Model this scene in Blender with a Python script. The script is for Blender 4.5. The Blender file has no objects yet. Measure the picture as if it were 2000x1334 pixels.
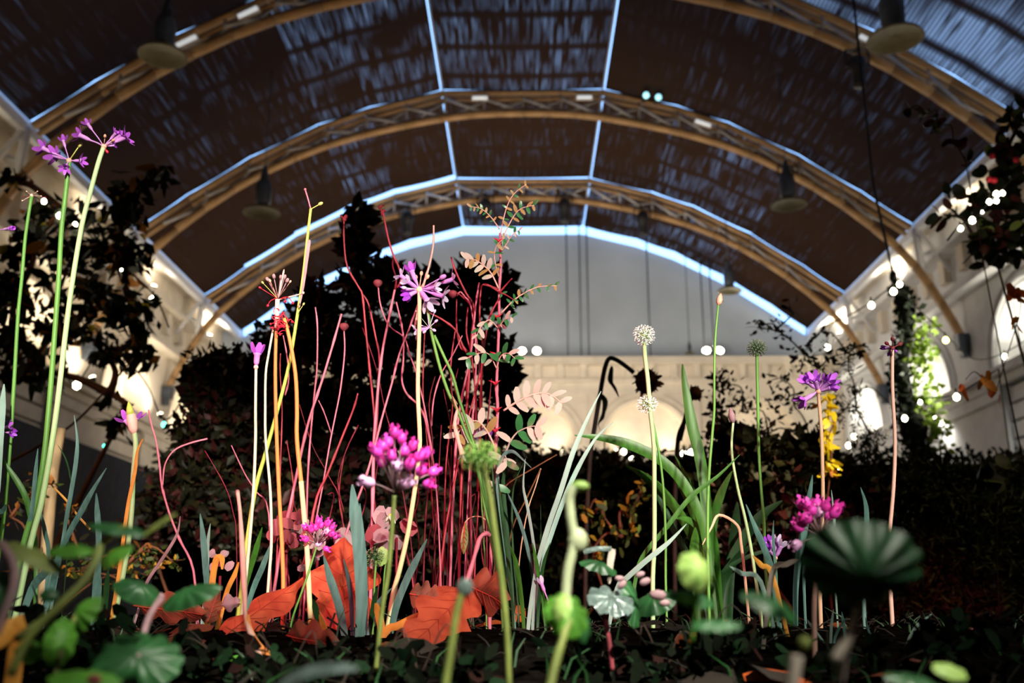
import bpy, math, random
from mathutils import Vector, Matrix, Quaternion
random.seed(7)
R = random.Random(11)
col = bpy.context.scene.collection
S = bpy.context.scene
V = Vector
PI = math.pi
# ------------------------------------------------------------------ camera
CZ = 0.03
F = 1944.4
PITCH = math.atan(528 / F)
YAW = math.atan(24 / F * math.cos(PITCH))
cd = bpy.data.cameras.new('camera'); cam = bpy.data.objects.new('camera', cd); col.objects.link(cam)
cam.location = (0, 0, CZ); cam.rotation_euler = (PI / 2 + PITCH, 0, YAW)
cd.lens = 35; cd.sensor_width = 36; cd.clip_start = 0.01; cd.clip_end = 200
cd.dof.use_dof = True; cd.dof.focus_distance = 0.96; cd.dof.aperture_fstop = 8.5; cd.dof.aperture_blades = 9
S.camera = cam
S.view_settings.view_transform = 'Standard'; S.view_settings.look = 'None'
S.view_settings.exposure = 0.0; S.view_settings.gamma = 1.0; S.view_settings.use_curve_mapping = False
# ------------------------------------------------------------------ sky and large lights
W = bpy.data.worlds.new('sky'); S.world = W; W.use_nodes = True
bgn = W.node_tree.nodes['Background']; bgn.inputs[0].default_value = (0.29, 0.54, 1.0, 1); bgn.inputs[1].default_value = 3.0

_Rm = Matrix.Rotation(YAW, 3, 'Z') @ Matrix.Rotation(PI / 2 + PITCH, 3, 'X')
def P(px, py, Y):
    d = _Rm @ V((px - 1000, -(py - 667), -F))
    return V((d.x / d.y * Y, Y, CZ + d.z / d.y * Y))
def light(name, kind, loc, energy, colr, target=None, size=.05, spot=40, blend=.3):
    d = bpy.data.lights.new(name, kind); d.energy = energy; d.color = colr
    if kind == 'AREA': d.size = size
    else: d.shadow_soft_size = size
    if kind == 'SPOT': d.spot_size = math.radians(spot); d.spot_blend = blend
    o = bpy.data.objects.new(name, d); col.objects.link(o); o.location = loc
    if target is not None:
        o.rotation_euler = (V(target) - V(loc)).to_track_quat('-Z', 'Y').to_euler()
    return o
WARM = (1.0, 0.74, 0.42); WARMW = (1.0, 0.84, 0.62); KEYC = (1.0, 0.93, 0.78)
# theatre spots on the planting, then added fill spots
for kx, ke in ((-.36, 420), (-.02, 560), (.33, 520)):
    light('key_spot', 'SPOT', (.9 + kx, -2.2, .92), ke, KEYC, (kx, .95, .245), .04, 10.5, .35)
light('key_spot', 'SPOT', (-1.9, -1.9, 1.2), 300, (1.0, .10, .24), (-.15, .97, .25), .04, 11, .5)
light('key_spot', 'SPOT', (.5, -2.2, 1.0), 620, KEYC, (-.43, .95, .42), .04, 9, .6)
light('near_fill', 'SPOT', (1.1, -.7, 2.2), 85, (1.0, .97, .8), (.06, .42, .03), .05, 36, .6)  # unseen fill added to lift the dark leaves close to the lens
light('near_fill', 'SPOT', (.7, -.8, 1.9), 700, (1.0, .98, .82), (.02, .46, .08), .04, 11, .8)
light('shrub_fill', 'SPOT', (2.6, .2, 1.6), 900, (1.0, .85, .5), P(1619, 862, 2.1), .04, 5, .5)  # unseen spot added to brighten the yellow spray
light('shrub_fill', 'SPOT', (3.2, .4, 2.6), 70, (1.0, .8, .35), P(1890, 1050, 2.4), .06, 30, .6)  # added fill for the dim conifer
light('shrub_fill', 'SPOT', (-3.4, .6, 2.6), 60, (1.0, .66, .3), P(110, 900, 2.4), .06, 34, .6)
# dim warm wash of the hall lamps
light('hall_wash', 'AREA', (0, 12, 4.0), 220, (1.0, .7, .42), (0, 12, 12), 9)
light('hall_wash', 'AREA', (0, 22, 3.6), 880, (1.0, .85, .68), (0, 31, 8.5), 8)

# ------------------------------------------------------------------ helpers
def U(w, Y): return w * Y / F * 1.02
def gz(x, y):
    t = min(1, max(0, (y - .25) / .65)); t = t * t * (3 - 2 * t)
    return -.035 + .047 * t + .003 * math.sin(x * 37 + y * 11) + .002 * math.sin(y * 61 - x * 23)
ORG = {}
def reg(o, org): ORG[o.name] = V(org); return o
def tag(o, label=None, cat=None, group=None, kind=None):
    if label: o['label'] = label
    if cat: o['category'] = cat
    if group: o['group'] = group
    if kind: o['kind'] = kind
    return o
def thing(name, label, cat, loc, group=None):
    o = bpy.data.objects.new(name, None); col.objects.link(o); o.location = loc; o.empty_display_size = .05
    return tag(reg(o, loc), label, cat, group)
class MB:
    def __init__(s): s.v = []; s.f = []; s.uv = None
    def add(s, v, f):
        b = len(s.v); s.v += [V(p) for p in v]; s.f += [tuple(i + b for i in q) for q in f]; return s
    def box(s, c, sx, sy, sz, rot=None):
        c = V(c); q = []
        for x in (-.5, .5):
            for y in (-.5, .5):
                for z in (-.5, .5):
                    p = V((x * sx, y * sy, z * sz))
                    q.append(c + (rot @ p if rot else p))
        return s.add(q, [(0, 1, 3, 2), (4, 6, 7, 5), (0, 4, 5, 1), (2, 3, 7, 6), (0, 2, 6, 4), (1, 5, 7, 3)])
    def beam(s, a, b, w, h, up=V((0, 1, 0))):
        a = V(a); b = V(b); t = (b - a).normalized(); x = t.cross(up).normalized(); y = x.cross(t)
        q = []
        for p in (a, b):
            for i, j in ((-1, -1), (1, -1), (1, 1), (-1, 1)): q.append(p + x * (i * h / 2) + y * (j * w / 2))
        return s.add(q, [(3, 2, 1, 0), (4, 5, 6, 7), (0, 1, 5, 4), (1, 2, 6, 5), (2, 3, 7, 6), (3, 0, 4, 7)])
    def tube(s, pts, r, n=6):
        pts = [V(p) for p in pts]; m = len(pts)
        rr = r if isinstance(r, (list, tuple)) else [r] * m
        x = None; vs = []; fs = []
        for i, p in enumerate(pts):
            t = (pts[min(i + 1, m - 1)] - pts[max(i - 1, 0)])
            t = t.normalized() if t.length > 1e-9 else V((0, 0, 1))
            if x is None:
                x = t.cross(V((0, 1, 0)) if abs(t.y) < .9 else V((1, 0, 0))).normalized()
            else:
                x = (x - t * x.dot(t)); x = x.normalized() if x.length > 1e-6 else t.orthogonal().normalized()
            y = t.cross(x)
            for k in range(n):
                a = 2 * PI * k / n; vs.append(p + (x * math.cos(a) + y * math.sin(a)) * rr[i])
        for i in range(m - 1):
            for k in range(n):
                fs.append((i * n + k, i * n + (k + 1) % n, (i + 1) * n + (k + 1) % n, (i + 1) * n + k))
        fs.append(tuple(range(n - 1, -1, -1))); fs.append(tuple((m - 1) * n + k for k in range(n)))
        return s.add(vs, fs)
    def ell(s, c, r, nu=8, nv=5, rot=None):
        c = V(c); r = V(r) if not isinstance(r, (int, float)) else V((r, r, r)); vs = []; fs = []
        def tr(p):
            p = V((p[0] * r.x, p[1] * r.y, p[2] * r.z)); return c + (rot @ p if rot else p)
        vs.append(tr((0, 0, 1)))
        for j in range(1, nv):
            a = PI * j / nv
            for k in range(nu):
                b = 2 * PI * k / nu; vs.append(tr((math.sin(a) * math.cos(b), math.sin(a) * math.sin(b), math.cos(a))))
        vs.append(tr((0, 0, -1)))
        for k in range(nu): fs.append((0, 1 + k, 1 + (k + 1) % nu))
        for j in range(nv - 2):
            for k in range(nu):
                a = 1 + j * nu
                fs.append((a + k, a + nu + k, a + nu + (k + 1) % nu, a + (k + 1) % nu))
        a = 1 + (nv - 2) * nu
        for k in range(nu): fs.append((len(vs) - 1, a + (k + 1) % nu, a + k))
        return s.add(vs, fs)
    def blade(s, pts, ws, fold=.25, tw=0.0, side=None):
        """strip leaf: pts the midrib, ws full widths, folded along the midrib, turned by tw about it"""
        pts = [V(p) for p in pts]; m = len(pts); vs = []; fs = []
        for i, p in enumerate(pts):
            t = (pts[min(i + 1, m - 1)] - pts[max(i - 1, 0)]).normalized()
            view = (p - cam.location).normalized()
            sd = side if side is not None else t.cross(view)
            sd = sd - t * sd.dot(t); sd = sd.normalized() if sd.length > 1e-6 else t.orthogonal().normalized()
            a = tw if not isinstance(tw, (list, tuple)) else tw[0] + (tw[1] - tw[0]) * i / max(1, m - 1)
            sd = Quaternion(t, a) @ sd; nn = sd.cross(t)
            w = ws[i] / 2
            vs += [p - sd * w + nn * (fold * w), p, p + sd * w + nn * (fold * w)]
        for i in range(m - 1):
            a = 3 * i
            fs += [(a, a + 1, a + 4, a + 3), (a + 1, a + 2, a + 5, a + 4)]
        return s.add(vs, fs)
    def build(s, name, mat, parent=None, org=None, smooth=True):
        me = bpy.data.meshes.new(name)
        po = ORG[parent.name] if parent is not None else V((0, 0, 0))
        og = V(org) if org is not None else po
        me.from_pydata([p - og for p in s.v], [], s.f); me.update()
        if smooth:
            for p in me.polygons: p.use_smooth = True
        if s.uv:
            l = me.uv_layers.new(name='UVMap')
            for i, uv in enumerate(s.uv): l.data[i].uv = uv
        me.materials.append(mat)
        o = bpy.data.objects.new(name, me); col.objects.link(o)
        if parent is not None: o.parent = parent
        o.location = og - po
        return reg(o, og)
def inst(name, me, parent, loc, quat, scale):
    """another object sharing a mesh; loc in world space"""
    o = bpy.data.objects.new(name, me); col.objects.link(o); o.parent = parent
    o.location = V(loc) - (ORG[parent.name] if parent is not None else V((0, 0, 0)))
    o.rotation_mode = 'QUATERNION'; o.rotation_quaternion = quat
    o.scale = scale if not isinstance(scale, (int, float)) else (scale,) * 3
    return o
def basis(z, hint):
    z = z.normalized(); y = hint - z * hint.dot(z)
    if y.length < 1e-6: y = z.orthogonal()
    y.normalize(); x = y.cross(z)
    return Matrix((x, y, z)).transposed().to_quaternion()
def rv(r=None):
    r = r or R
    while 1:
        v = V((r.uniform(-1, 1), r.uniform(-1, 1), r.uniform(-1, 1)))
        if .01 < v.length < 1: return v.normalized()
def smooth(pts, k=4):
    pts = [V(p) for p in pts]
    if len(pts) < 3: return [pts[0].lerp(pts[-1], i / k) for i in range(k + 1)]
    out = []
    for i in range(len(pts) - 1):
        p0 = pts[max(i - 1, 0)]; p1 = pts[i]; p2 = pts[i + 1]; p3 = pts[min(i + 2, len(pts) - 1)]
        for j in range(k):
            t = j / k
            out.append(.5 * ((2 * p1) + (p2 - p0) * t + (2 * p0 - 5 * p1 + 4 * p2 - p3) * t * t + (3 * p1 - p0 - 3 * p2 + p3) * t ** 3))
    return out + [pts[-1]]
def path(px, Ya, Yb=None, ground=False, k=4):
    """pixels -> a smooth path in the garden, from depth Ya at the first to Yb at the last point"""
    Yb = Ya if Yb is None else Yb; n = len(px) - 1
    pts = [P(x, y, Ya + (Yb - Ya) * i / max(1, n)) for i, (x, y) in enumerate(px)]
    if ground:
        e = pts[-1]; g = gz(e.x, e.y) - .004
        if e.z > g + .003:
            d = (pts[-1] - pts[-2]); d = d * ((e.z - g) / max(1e-4, -d.z)) if d.z < -1e-3 else V((0, 0, 0))
            pts.append(V((e.x + max(-.01, min(.01, d.x * .5)), e.y, g)))
    return smooth(pts, k)

# ------------------------------------------------------------------ materials
MATS = {}
def M(name, c, rough=.55, var=.25, scale=40, trans=0., spec=.35, emit=0., bump=0., c2=None, stretch=None, metal=0., coat=0.):
    if name in MATS: return MATS[name]
    m = bpy.data.materials.new(name); m.use_nodes = True; MATS[name] = m
    N = m.node_tree.nodes; L = m.node_tree.links; b = N['Principled BSDF']; out = N['Material Output']
    c = tuple(c); lo = c2 if c2 else tuple(x * (1 - var) for x in c); hi = c if c2 else tuple(min(1, x * (1 + var)) for x in c)
    tc = N.new('ShaderNodeTexCoord'); mp = N.new('ShaderNodeMapping'); nz = N.new('ShaderNodeTexNoise')
    mp.inputs['Scale'].default_value = stretch or (1, 1, 1)
    nz.inputs['Scale'].default_value = scale; nz.inputs['Detail'].default_value = 3
    rp = N.new('ShaderNodeValToRGB'); rp.color_ramp.elements[0].position = .36; rp.color_ramp.elements[1].position = .64
    rp.color_ramp.elements[0].color = (*lo, 1); rp.color_ramp.elements[1].color = (*hi, 1)
    L.new(tc.outputs['Object'], mp.inputs[0]); L.new(mp.outputs[0], nz.inputs[0]); L.new(nz.outputs[0], rp.inputs[0])
    L.new(rp.outputs[0], b.inputs['Base Color'])
    b.inputs['Roughness'].default_value = rough; b.inputs['Specular IOR Level'].default_value = spec
    b.inputs['Metallic'].default_value = metal; b.inputs['Coat Weight'].default_value = coat
    if emit:
        b.inputs['Emission Color'].default_value = (*c, 1); b.inputs['Emission Strength'].default_value = emit
    if bump:
        bp = N.new('ShaderNodeBump'); bp.inputs['Strength'].default_value = bump; bp.inputs['Distance'].default_value = .002
        L.new(nz.outputs[0], bp.inputs['Height']); L.new(bp.outputs[0], b.inputs['Normal'])
    if trans:
        t = N.new('ShaderNodeBsdfTranslucent'); mx = N.new('ShaderNodeMixShader'); mx.inputs[0].default_value = trans
        L.new(rp.outputs[0], t.inputs[0]); L.new(b.outputs[0], mx.inputs[1]); L.new(t.outputs[0], mx.inputs[2]); L.new(mx.outputs[0], out.inputs[0])
    return m
def blind_mat(name, amt, lo, hi):
    """slatted brown roof blind: daylight seeps through the slats in streaks"""
    m = bpy.data.materials.new(name); m.use_nodes = True
    N = m.node_tree.nodes; L = m.node_tree.links; N.remove(N['Principled BSDF']); out = N['Material Output']
    uv = N.new('ShaderNodeUVMap'); oi = N.new('ShaderNodeObjectInfo')
    def math_(op, a, b=None):
        n = N.new('ShaderNodeMath'); n.operation = op; n.use_clamp = False
        for i, x in enumerate((a, b)):
            if x is None: continue
            if isinstance(x, (int, float)): n.inputs[i].default_value = x
            else: L.new(x, n.inputs[i])
        return n.outputs[0]
    def noise(sx, sy, sc, det=2):
        mp = N.new('ShaderNodeMapping'); mp.inputs['Scale'].default_value = (sx, sy, 1)
        cb = N.new('ShaderNodeCombineXYZ'); L.new(math_('MULTIPLY', oi.outputs['Random'], 40.), cb.inputs[0]); L.new(math_('MULTIPLY', oi.outputs['Random'], 23.), cb.inputs[1])
        L.new(cb.outputs[0], mp.inputs['Location']); L.new(uv.outputs[0], mp.inputs[0])
        n = N.new('ShaderNodeTexNoise'); n.inputs['Scale'].default_value = sc; n.inputs['Detail'].default_value = det
        L.new(mp.outputs[0], n.inputs[0]); return n.outputs[0]
    def ramp(x, a, b):
        r = N.new('ShaderNodeMapRange'); r.inputs[1].default_value = a; r.inputs[2].default_value = b; L.new(x, r.inputs[0]); return r.outputs[0]
    sep = N.new('ShaderNodeSeparateXYZ'); L.new(uv.outputs[0], sep.inputs[0])
    streak = ramp(noise(6.5, .5, 1.6), lo, hi)
    patch = ramp(noise(.5, .35, 1.2, 1), .34, .6)
    slat = ramp(math_('SINE', math_('MULTIPLY', sep.outputs[0], 2 * PI / .075)), -.7, .6)
    band = ramp(math_('SINE', math_('MULTIPLY', sep.outputs[1], 2 * PI / 1.25)), -1.0, -.55)
    f = math_('MULTIPLY', math_('MULTIPLY', math_('MULTIPLY', streak, patch), math_('ADD', math_('MULTIPLY', slat, .75), .25)), band)
    f = math_('ADD', math_('MULTIPLY', f, amt), .002)
    d = N.new('ShaderNodeBsdfDiffuse'); d.inputs[0].default_value = (.03, .016, .0075, 1)
    t = N.new('ShaderNodeBsdfTranslucent'); t.inputs[0].default_value = (.7, .62, .6, 1)
    mx = N.new('ShaderNodeMixShader'); L.new(f, mx.inputs[0]); L.new(d.outputs[0], mx.inputs[1]); L.new(t.outputs[0], mx.inputs[2]); L.new(mx.outputs[0], out.inputs[0])
    return m
m_blind = [blind_mat('roof_blind_dark', .015, .5, .8), blind_mat('roof_blind_mid', .06, .5, .74), blind_mat('roof_blind_open', .2, .43, .68), blind_mat('roof_blind_clear', .36, .25, .5)]
m_plaster = M('cream_plaster', (.72, .66, .56), .75, .06, 3, bump=.05)
m_plaster_w = M('white_plaster', (.7, .72, .74), .7, .05, 3)  # slight blue tint paints in the shadow tone of the side wall
m_lunette = M('lunette_plaster', (.41, .48, .57), .85, .05, .8)  # blue of the daylight glow under the roof gap put into the colour
m_steel = M('tan_painted_steel', (.34, .2, .085), .5, .1, 5)
m_web = M('grey_painted_steel', (.5, .49, .5), .5, .12, 5)
m_white_metal = M('white_painted_metal', (.72, .74, .78), .4, .05, 5)
m_dark = M('black_metal', (.012, .012, .014), .45, .3, 20)
m_grey_metal = M('slate_grey_metal', (.06, .075, .1), .4, .2, 10, metal=.3)
m_dish = M('olive_reflector', (.1, .095, .05), .5, .15, 8)
m_floor = M('hall_floor', (.12, .09, .07), .6, .3, 3)
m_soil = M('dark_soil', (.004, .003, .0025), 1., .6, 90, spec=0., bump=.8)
m_lamp = M('lit_lamp', (1.0, .86, .6), emit=30)
m_coollamp = M('lit_cool_lamp', (.4, .9, 1.0), emit=1.6)
m_glint = M('sky_glint', (.8, .86, .9), emit=.55)  # glow put in for skylight glints, not a lamp
m_bulb = M('fairy_bulb', (1.0, .93, .62), emit=26)
m_bulb_y = M('yellow_fairy_bulb', (1.0, .85, .2), emit=14)
m_bulb_g = M('green_fairy_bulb', (.1, 1.0, .7), emit=7)
m_screen = M('dark_navy_cloth', (.011, .018, .034), .8, .3, 4)
m_wood = M('pale_wood', (.45, .3, .16), .6, .25, 12, stretch=(6, 6, 1))
m_timber = M('planter_timber', (.05, .035, .022), .7, .3, 12)

# ------------------------------------------------------------------ the hall
PROF = [(-9.0, 8.68), (-7.9, 9.5), (-6.5, 10.45), (-4.9, 11.3), (-3.7, 11.75), (-1.95, 12.2), (1.95, 12.2), (3.7, 11.75), (4.9, 11.3), (6.5, 10.45), (7.9, 9.5), (9.0, 8.68)]
END = 30.6
RIBS = [26.7, 21.6, 16.4, 11.3, 6.2, 1.1, -4.0]
fl = MB(); fl.box((0, 12, -.5), 22, 38, .1); tag(fl.build('floor', m_floor, org=(0, 12, -.5)), 'hall floor under the planting', kind='structure')
ceiling = bpy.data.objects.new('ceiling', None); col.objects.link(ceiling); reg(ceiling, (0, 12, 8.68)); ceiling.location = (0, 12, 8.68)
tag(ceiling, 'arched roof of the hall covered with dark slatted blinds', kind='structure')
ys = [-6.2] + sorted(RIBS) + [END]
# share of light coming through, by (bay from the far end, segment)
OPEN = {(0, 5): 2, (0, 6): 2, (0, 7): 2, (0, 8): 2, (0, 9): 1, (0, 3): 1, (1, 2): 1, (1, 3): 2, (1, 4): 1, (1, 6): 1, (1, 7): 2, (1, 8): 2, (1, 9): 1,
        (2, 3): 2, (2, 2): 1, (2, 4): 2, (2, 5): 2, (2, 8): 1, (2, 9): 1, (3, 9): 3, (3, 10): 3, (3, 8): 3, (3, 7): 2, (3, 5): 1}
for b in range(len(ys) - 1):
    y0 = ys[b] + .02; y1 = ys[b + 1] - (.016 if b < len(ys) - 2 else (.26 if sgm < 6 else .17))
    far = len(ys) - 2 - b
    for sgm in range(11):
        (x0, z0), (x1, z1) = PROF[sgm], PROF[sgm + 1]
        a = V((x0, 0, z0)); c = V((x1, 0, z1)); t = (c - a).normalized(); ln = (c - a).length
        ga = .035 if sgm in (5, 6) else 0.; gb = .035 if sgm in (4, 5) else 0.
        a = a + t * ga; c = c - t * gb
        e = y1
        if far == 1: e = ys[b + 1] - (.27 if sgm in (2, 3, 4) else .17 if sgm == 1 else .07 if sgm in (5, 7, 8) else .025)
        m = MB(); nx = 4
        for j in range(2):
            for i in range(nx + 1):
                p = a.lerp(c, i / nx); m.v.append(V((p.x, (y0, e)[j], p.z - .03 * math.sin(PI * i / nx))))
        m.f = [(i, i + 1, i + nx + 2, i + nx + 1) for i in range(nx)]
        u0 = sgm * 3.1; m.uv = []
        for i in range(nx):
            for (ii, yy) in ((i, y0), (i + 1, y0), (i + 1, e), (i, e)): m.uv.append((u0 + ln * ii / nx, yy))
        m.build('roof_blind', m_blind[OPEN.get((far, sgm), 0 if (far + sgm) % 3 else 1)], ceiling)
for x, z in ((-1.95, 12.31), (1.95, 12.31)):
    MB().beam((x, -6, z), (x, END, z), .05, .03, V((1, 0, 0))).build('purlin', m_white_metal, ceiling)
# dark outer roof edge beyond the eaves is left open to the sky
def chord(pts, w, h, y, name, mat, root):
    m = MB()
    for a, b in zip(pts[:-1], pts[1:]): m.beam((a[0], y, a[1]), (b[0], y, b[1]), w, h)
    return m.build(name, mat, root)
def inner(n=28):
    """inner chord: a flat arch that runs down past the eaves to the wall"""
    key = [(-9.95, 5.6), (-9.45, 6.75), (-8.58, 8.12), (-6.8, 9.64), (-4.66, 10.76), (-1.97, 11.44), (0, 11.58)]
    key = key + [(-x, z) for x, z in key[-2::-1]]
    return [(p.x, p.z) for p in smooth([V((x, 0, z)) for x, z in key], 3)]
INN = inner()
def off(prof, d):
    return [(x * (1 - d / 14), z - d) for x, z in prof]
names = ['farthest roof truss, nearest the end wall, carrying four black spotlights', 'second roof truss from the end wall with a pair of bright round lamps',
         'third roof truss from the end wall, crossing the top of the picture', 'fourth roof truss from the end wall, overhead', 'fifth roof truss from the end wall, overhead',
         'sixth roof truss from the end wall, above the planting', 'seventh roof truss from the end wall, behind the planting']
def interp(pl, x):
    for (xa, za), (xb, zb) in zip(pl[:-1], pl[1:]):
        if min(xa, xb) <= x <= max(xa, xb) and abs(xb - xa) > 1e-6: return za + (zb - za) * (x - xa) / (xb - xa)
    return pl[0][1]
for i, y in enumerate(RIBS):
    root = thing('roof_truss', names[i], 'roof truss', (0, y, 12.1), 'arched roof trusses of the hall')
    o1 = off(PROF, .1); o2 = off(PROF, .27)
    chord(o1, .14, .1, y, 'outer_chord', m_steel, root); chord(o2, .1, .06, y, 'second_chord', m_steel, root)
    chord(INN, .17, .13, y, 'inner_chord', m_steel, root)
    if i < 5:
        xs = [-8.37 + 16.74 * k / 18 for k in range(19)]
        for k in range(18):
            xa, xb = xs[k], xs[k + 1]
            MB().beam((xa, y - .05, interp(o2, xa)), (xb, y - .05, interp(INN, xb)), .04, .06).build('web_bar', m_web, root)
            MB().beam((xb, y + .05, interp(o2, xb)), (xa, y + .05, interp(INN, xa)), .04, .06).build('web_bar', m_web, root)
            if k: MB().beam((xa, y, interp(o1, xa)), (xa, y, interp(INN, xa)), .05, .05).build('web_post', m_web, root)
        for s in (-1, 1):
            MB().beam((s * 9.05, y, 8.55), (s * 9.1, y, 7.4), .14, .12).build('eave_strut', m_white_metal, root)
            MB().beam((s * 9.05, y - .1, 8.5), (s * 9.7, y - .1, 7.5), .08, .07).build('eave_brace', m_white_metal, root)
            MB().beam((s * 9.1, y + .1, 7.9), (s * 9.75, y + .1, 8.2), .08, .07).build('eave_brace', m_white_metal, root)
            b = MB(); b.box((s * 9.8, y, 5.85), .26, .26, .34); b.box((s * 9.84, y, 5.6), .16, .18, .2); b.build('corbel', m_grey_metal, root, smooth=False)
def wall(name, label, O, Ud, Nd, u0, u1, centres, half, r, zs, zb, zt, mat, upper):
    """a plaster wall: arched niches between pilasters above a ledge, banded panels below"""
    O = V(O); Ud = V(Ud); Nd = V(Nd)
    pt = lambda u, z, n=0: O + Ud * u + Nd * n + V((0, 0, z))
    root = bpy.data.objects.new(name, None); col.objects.link(root); root.location = O; reg(root, O)
    tag(root, label, kind='structure')
    def slab(ua, ub, za, zb_, na, nb, nm, mt=mat):
        m = MB(); q = [pt(u, z, n) for u in (ua, ub) for z in (za, zb_) for n in (na, nb)]
        m.add(q, [(0, 1, 3, 2), (4, 6, 7, 5), (0, 4, 5, 1), (2, 3, 7, 6), (0, 2, 6, 4), (1, 5, 7, 3)])
        return m.build(nm, mt, root, smooth=False)
    edges = sorted([u0] + [c - half for c in centres] + [c + half for c in centres] + [u1])
    for c in centres:
        ua, ub = c - half, c + half; K = []
        hole = [(c - r, zb), (c - r, (zb + zs) / 2)]; outer = [(ua, zb), (ua, (zb + zs) / 2)]
        angs = sorted({PI * k / 20 for k in range(21)} | {math.atan2(zt - zs, half), PI - math.atan2(zt - zs, half)}, reverse=True)
        for a in angs:
            ca, sa = math.cos(a), math.sin(a); hole.append((c + r * ca, zs + r * sa))
            k = min(half / abs(ca) if abs(ca) > 1e-6 else 1e9, (zt - zs) / sa if sa > 1e-6 else 1e9)
            outer.append((c + k * ca, zs + k * sa))
        hole += [(c + r, (zb + zs) / 2), (c + r, zb)]; outer += [(ub, (zb + zs) / 2), (ub, zb)]
        n = len(hole); m = MB()
        m.v = [pt(*p) for p in outer] + [pt(*p) for p in hole] + [pt(p[0], p[1], -.55) for p in hole]
        for i in range(n - 1):
            m.f += [(i, i + 1, n + i + 1, n + i), (n + i, n + i + 1, 2 * n + i + 1, 2 * n + i)]
        m.f.append(tuple(range(2 * n, 3 * n)))
        m.build('arch_panel', mat, root, smooth=False)
        for rr, th in ((r + .1, .06), (r + .3, .05)):
            MB().tube([pt(c + rr * math.cos(PI * k / 20), zs + rr * math.sin(PI * k / 20), .02) for k in range(21)], th, 6).build('archivolt', mat, root)
    slab(u0, u1, -.45, zb - .1, -.6, -.28, 'backing')
    us = [u0] + sum([[c - half, c + half] for c in sorted(centres)], []) + [u1]
    for a, b in zip(us[::2], us[1::2]):
        if b - a > .02: slab(a, b, zb, zt, -.3, 0, 'wall_panel')
    slab(u0, u1, zb - .16, zb, -.6, .34, 'ledge'); slab(u0, u1, zb - .34, zb - .16, -.3, .2, 'ledge_moulding')
    cs = sorted(centres)
    for c in cs:
        for k in range(4): slab(c - half * .52, c + half * .52, zb - .72 - k * .36, zb - .42 - k * .36, -.3, .06 - .0 * k, 'band_course')
        slab(c - half * .52, c + half * .52, -.45, zb - 1.82, -.3, -.04, 'dado_panel')
    for a, b in zip([u0] + [c + half * .55 for c in cs], [c - half * .55 for c in cs] + [u1]):
        slab(a, b, -.45, zb - .34, -.3, .14, 'pilaster'); slab(a - .06, b + .06, zb - .62, zb - .4, -.3, .22, 'pilaster_cap')
    for (za, zc, nn, nm) in upper: slab(u0, u1, za, zc, -.3, nn, nm)
    return root, pt, slab
CS = [(26.7 + END) / 2, 24.15, 19.0, 13.85, 8.75, 3.65, -1.4]
UP = [(6.85, 7.0, .4, 'cornice'), (7.0, 7.12, .25, 'cornice_moulding'), (7.0, 7.9, .12, 'frieze'), (7.88, 8.0, .55, 'upper_ledge'), (8.0, 9.0, .3, 'fascia')]
for sd, nm, lb in ((1, 'wall_right', 'right side wall with lit arched niches'), (-1, 'wall_left', 'left side wall with lit arched niches behind the tree')):
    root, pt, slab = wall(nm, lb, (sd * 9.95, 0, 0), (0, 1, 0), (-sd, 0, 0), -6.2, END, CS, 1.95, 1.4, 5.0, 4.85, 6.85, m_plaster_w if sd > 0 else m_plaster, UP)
    e = MB(); e.box((sd * 9.1, 12.2, 8.585), .16, 36.8, .27); e.build('eave_beam', m_white_metal, root, smooth=False)
    e = MB(); e.box((sd * 9.4, 12.2, 8.72), .5, 36.8, .04); e.build('eave_soffit', m_plaster, root, smooth=False)
    for k in range(36):
        y = -5.8 + k * 1.02; slab(y, y + .3, 7.3, 7.88, 0, .3, 'bracket', m_plaster)
root, pt, slab = wall('wall_end', 'cream end wall with arches under a plain rounded gable', (0, END, 0), (1, 0, 0), (0, -1, 0), -9.95, 9.95, [-6.7, -3.2, .3, 3.8, 7.3], 1.7, 1.32, 5.05, 4.7, 6.6, m_plaster,
     [(6.6, 6.95, .08, 'frieze'), (6.95, 7.08, .2, 'frieze_moulding'), (7.08, 7.5, .1, 'dentil_band'), (7.5, 7.72, .5, 'cornice')])
for k in range(28):
    u = -9.6 + k * .71; slab(u, u + .2, 7.1, 7.5, .1, .3, 'dentil')
for c in (-4.95, -1.45, 2.05, 5.55):
    for d in (-.2, .08): slab(c + d, c + d + .14, 4.7, 6.6, 0, .1, 'pilaster_strip')
m = MB(); q = [(-9.95, 7.7), (-9.95, 9.1), (-9.05, 9.1), (-9.0, 8.5)] + [(x, z - .22) for x, z in PROF[1:-1]] + [(9.0, 8.5), (9.05, 9.1), (9.95, 9.1), (9.95, 7.7)]
m.v = [V((x, END + .02, z)) for x, z in q] + [V((x, END + .2, z)) for x, z in q]; n = len(q)
m.f = [tuple(range(n - 1, -1, -1)), tuple(range(n, 2 * n))] + [(i, (i + 1) % n, n + (i + 1) % n, n + i) for i in range(n)]
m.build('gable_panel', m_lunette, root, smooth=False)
m = MB(); m.box((0, -6.3, 6), 20, .1, 13); tag(m.build('wall_back', m_plaster, org=(0, -6.3, -.4), smooth=False), 'plain back wall of the hall', kind='structure')
m = MB(); m.box((-9.62, 14.1, 1.55), .1, 31, 4.0); tag(m.build('exhibition_screen', m_screen, org=(-9.62, 14.5, -.45), smooth=False), 'long dark navy cloth screen along the left wall', 'screen')

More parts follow.
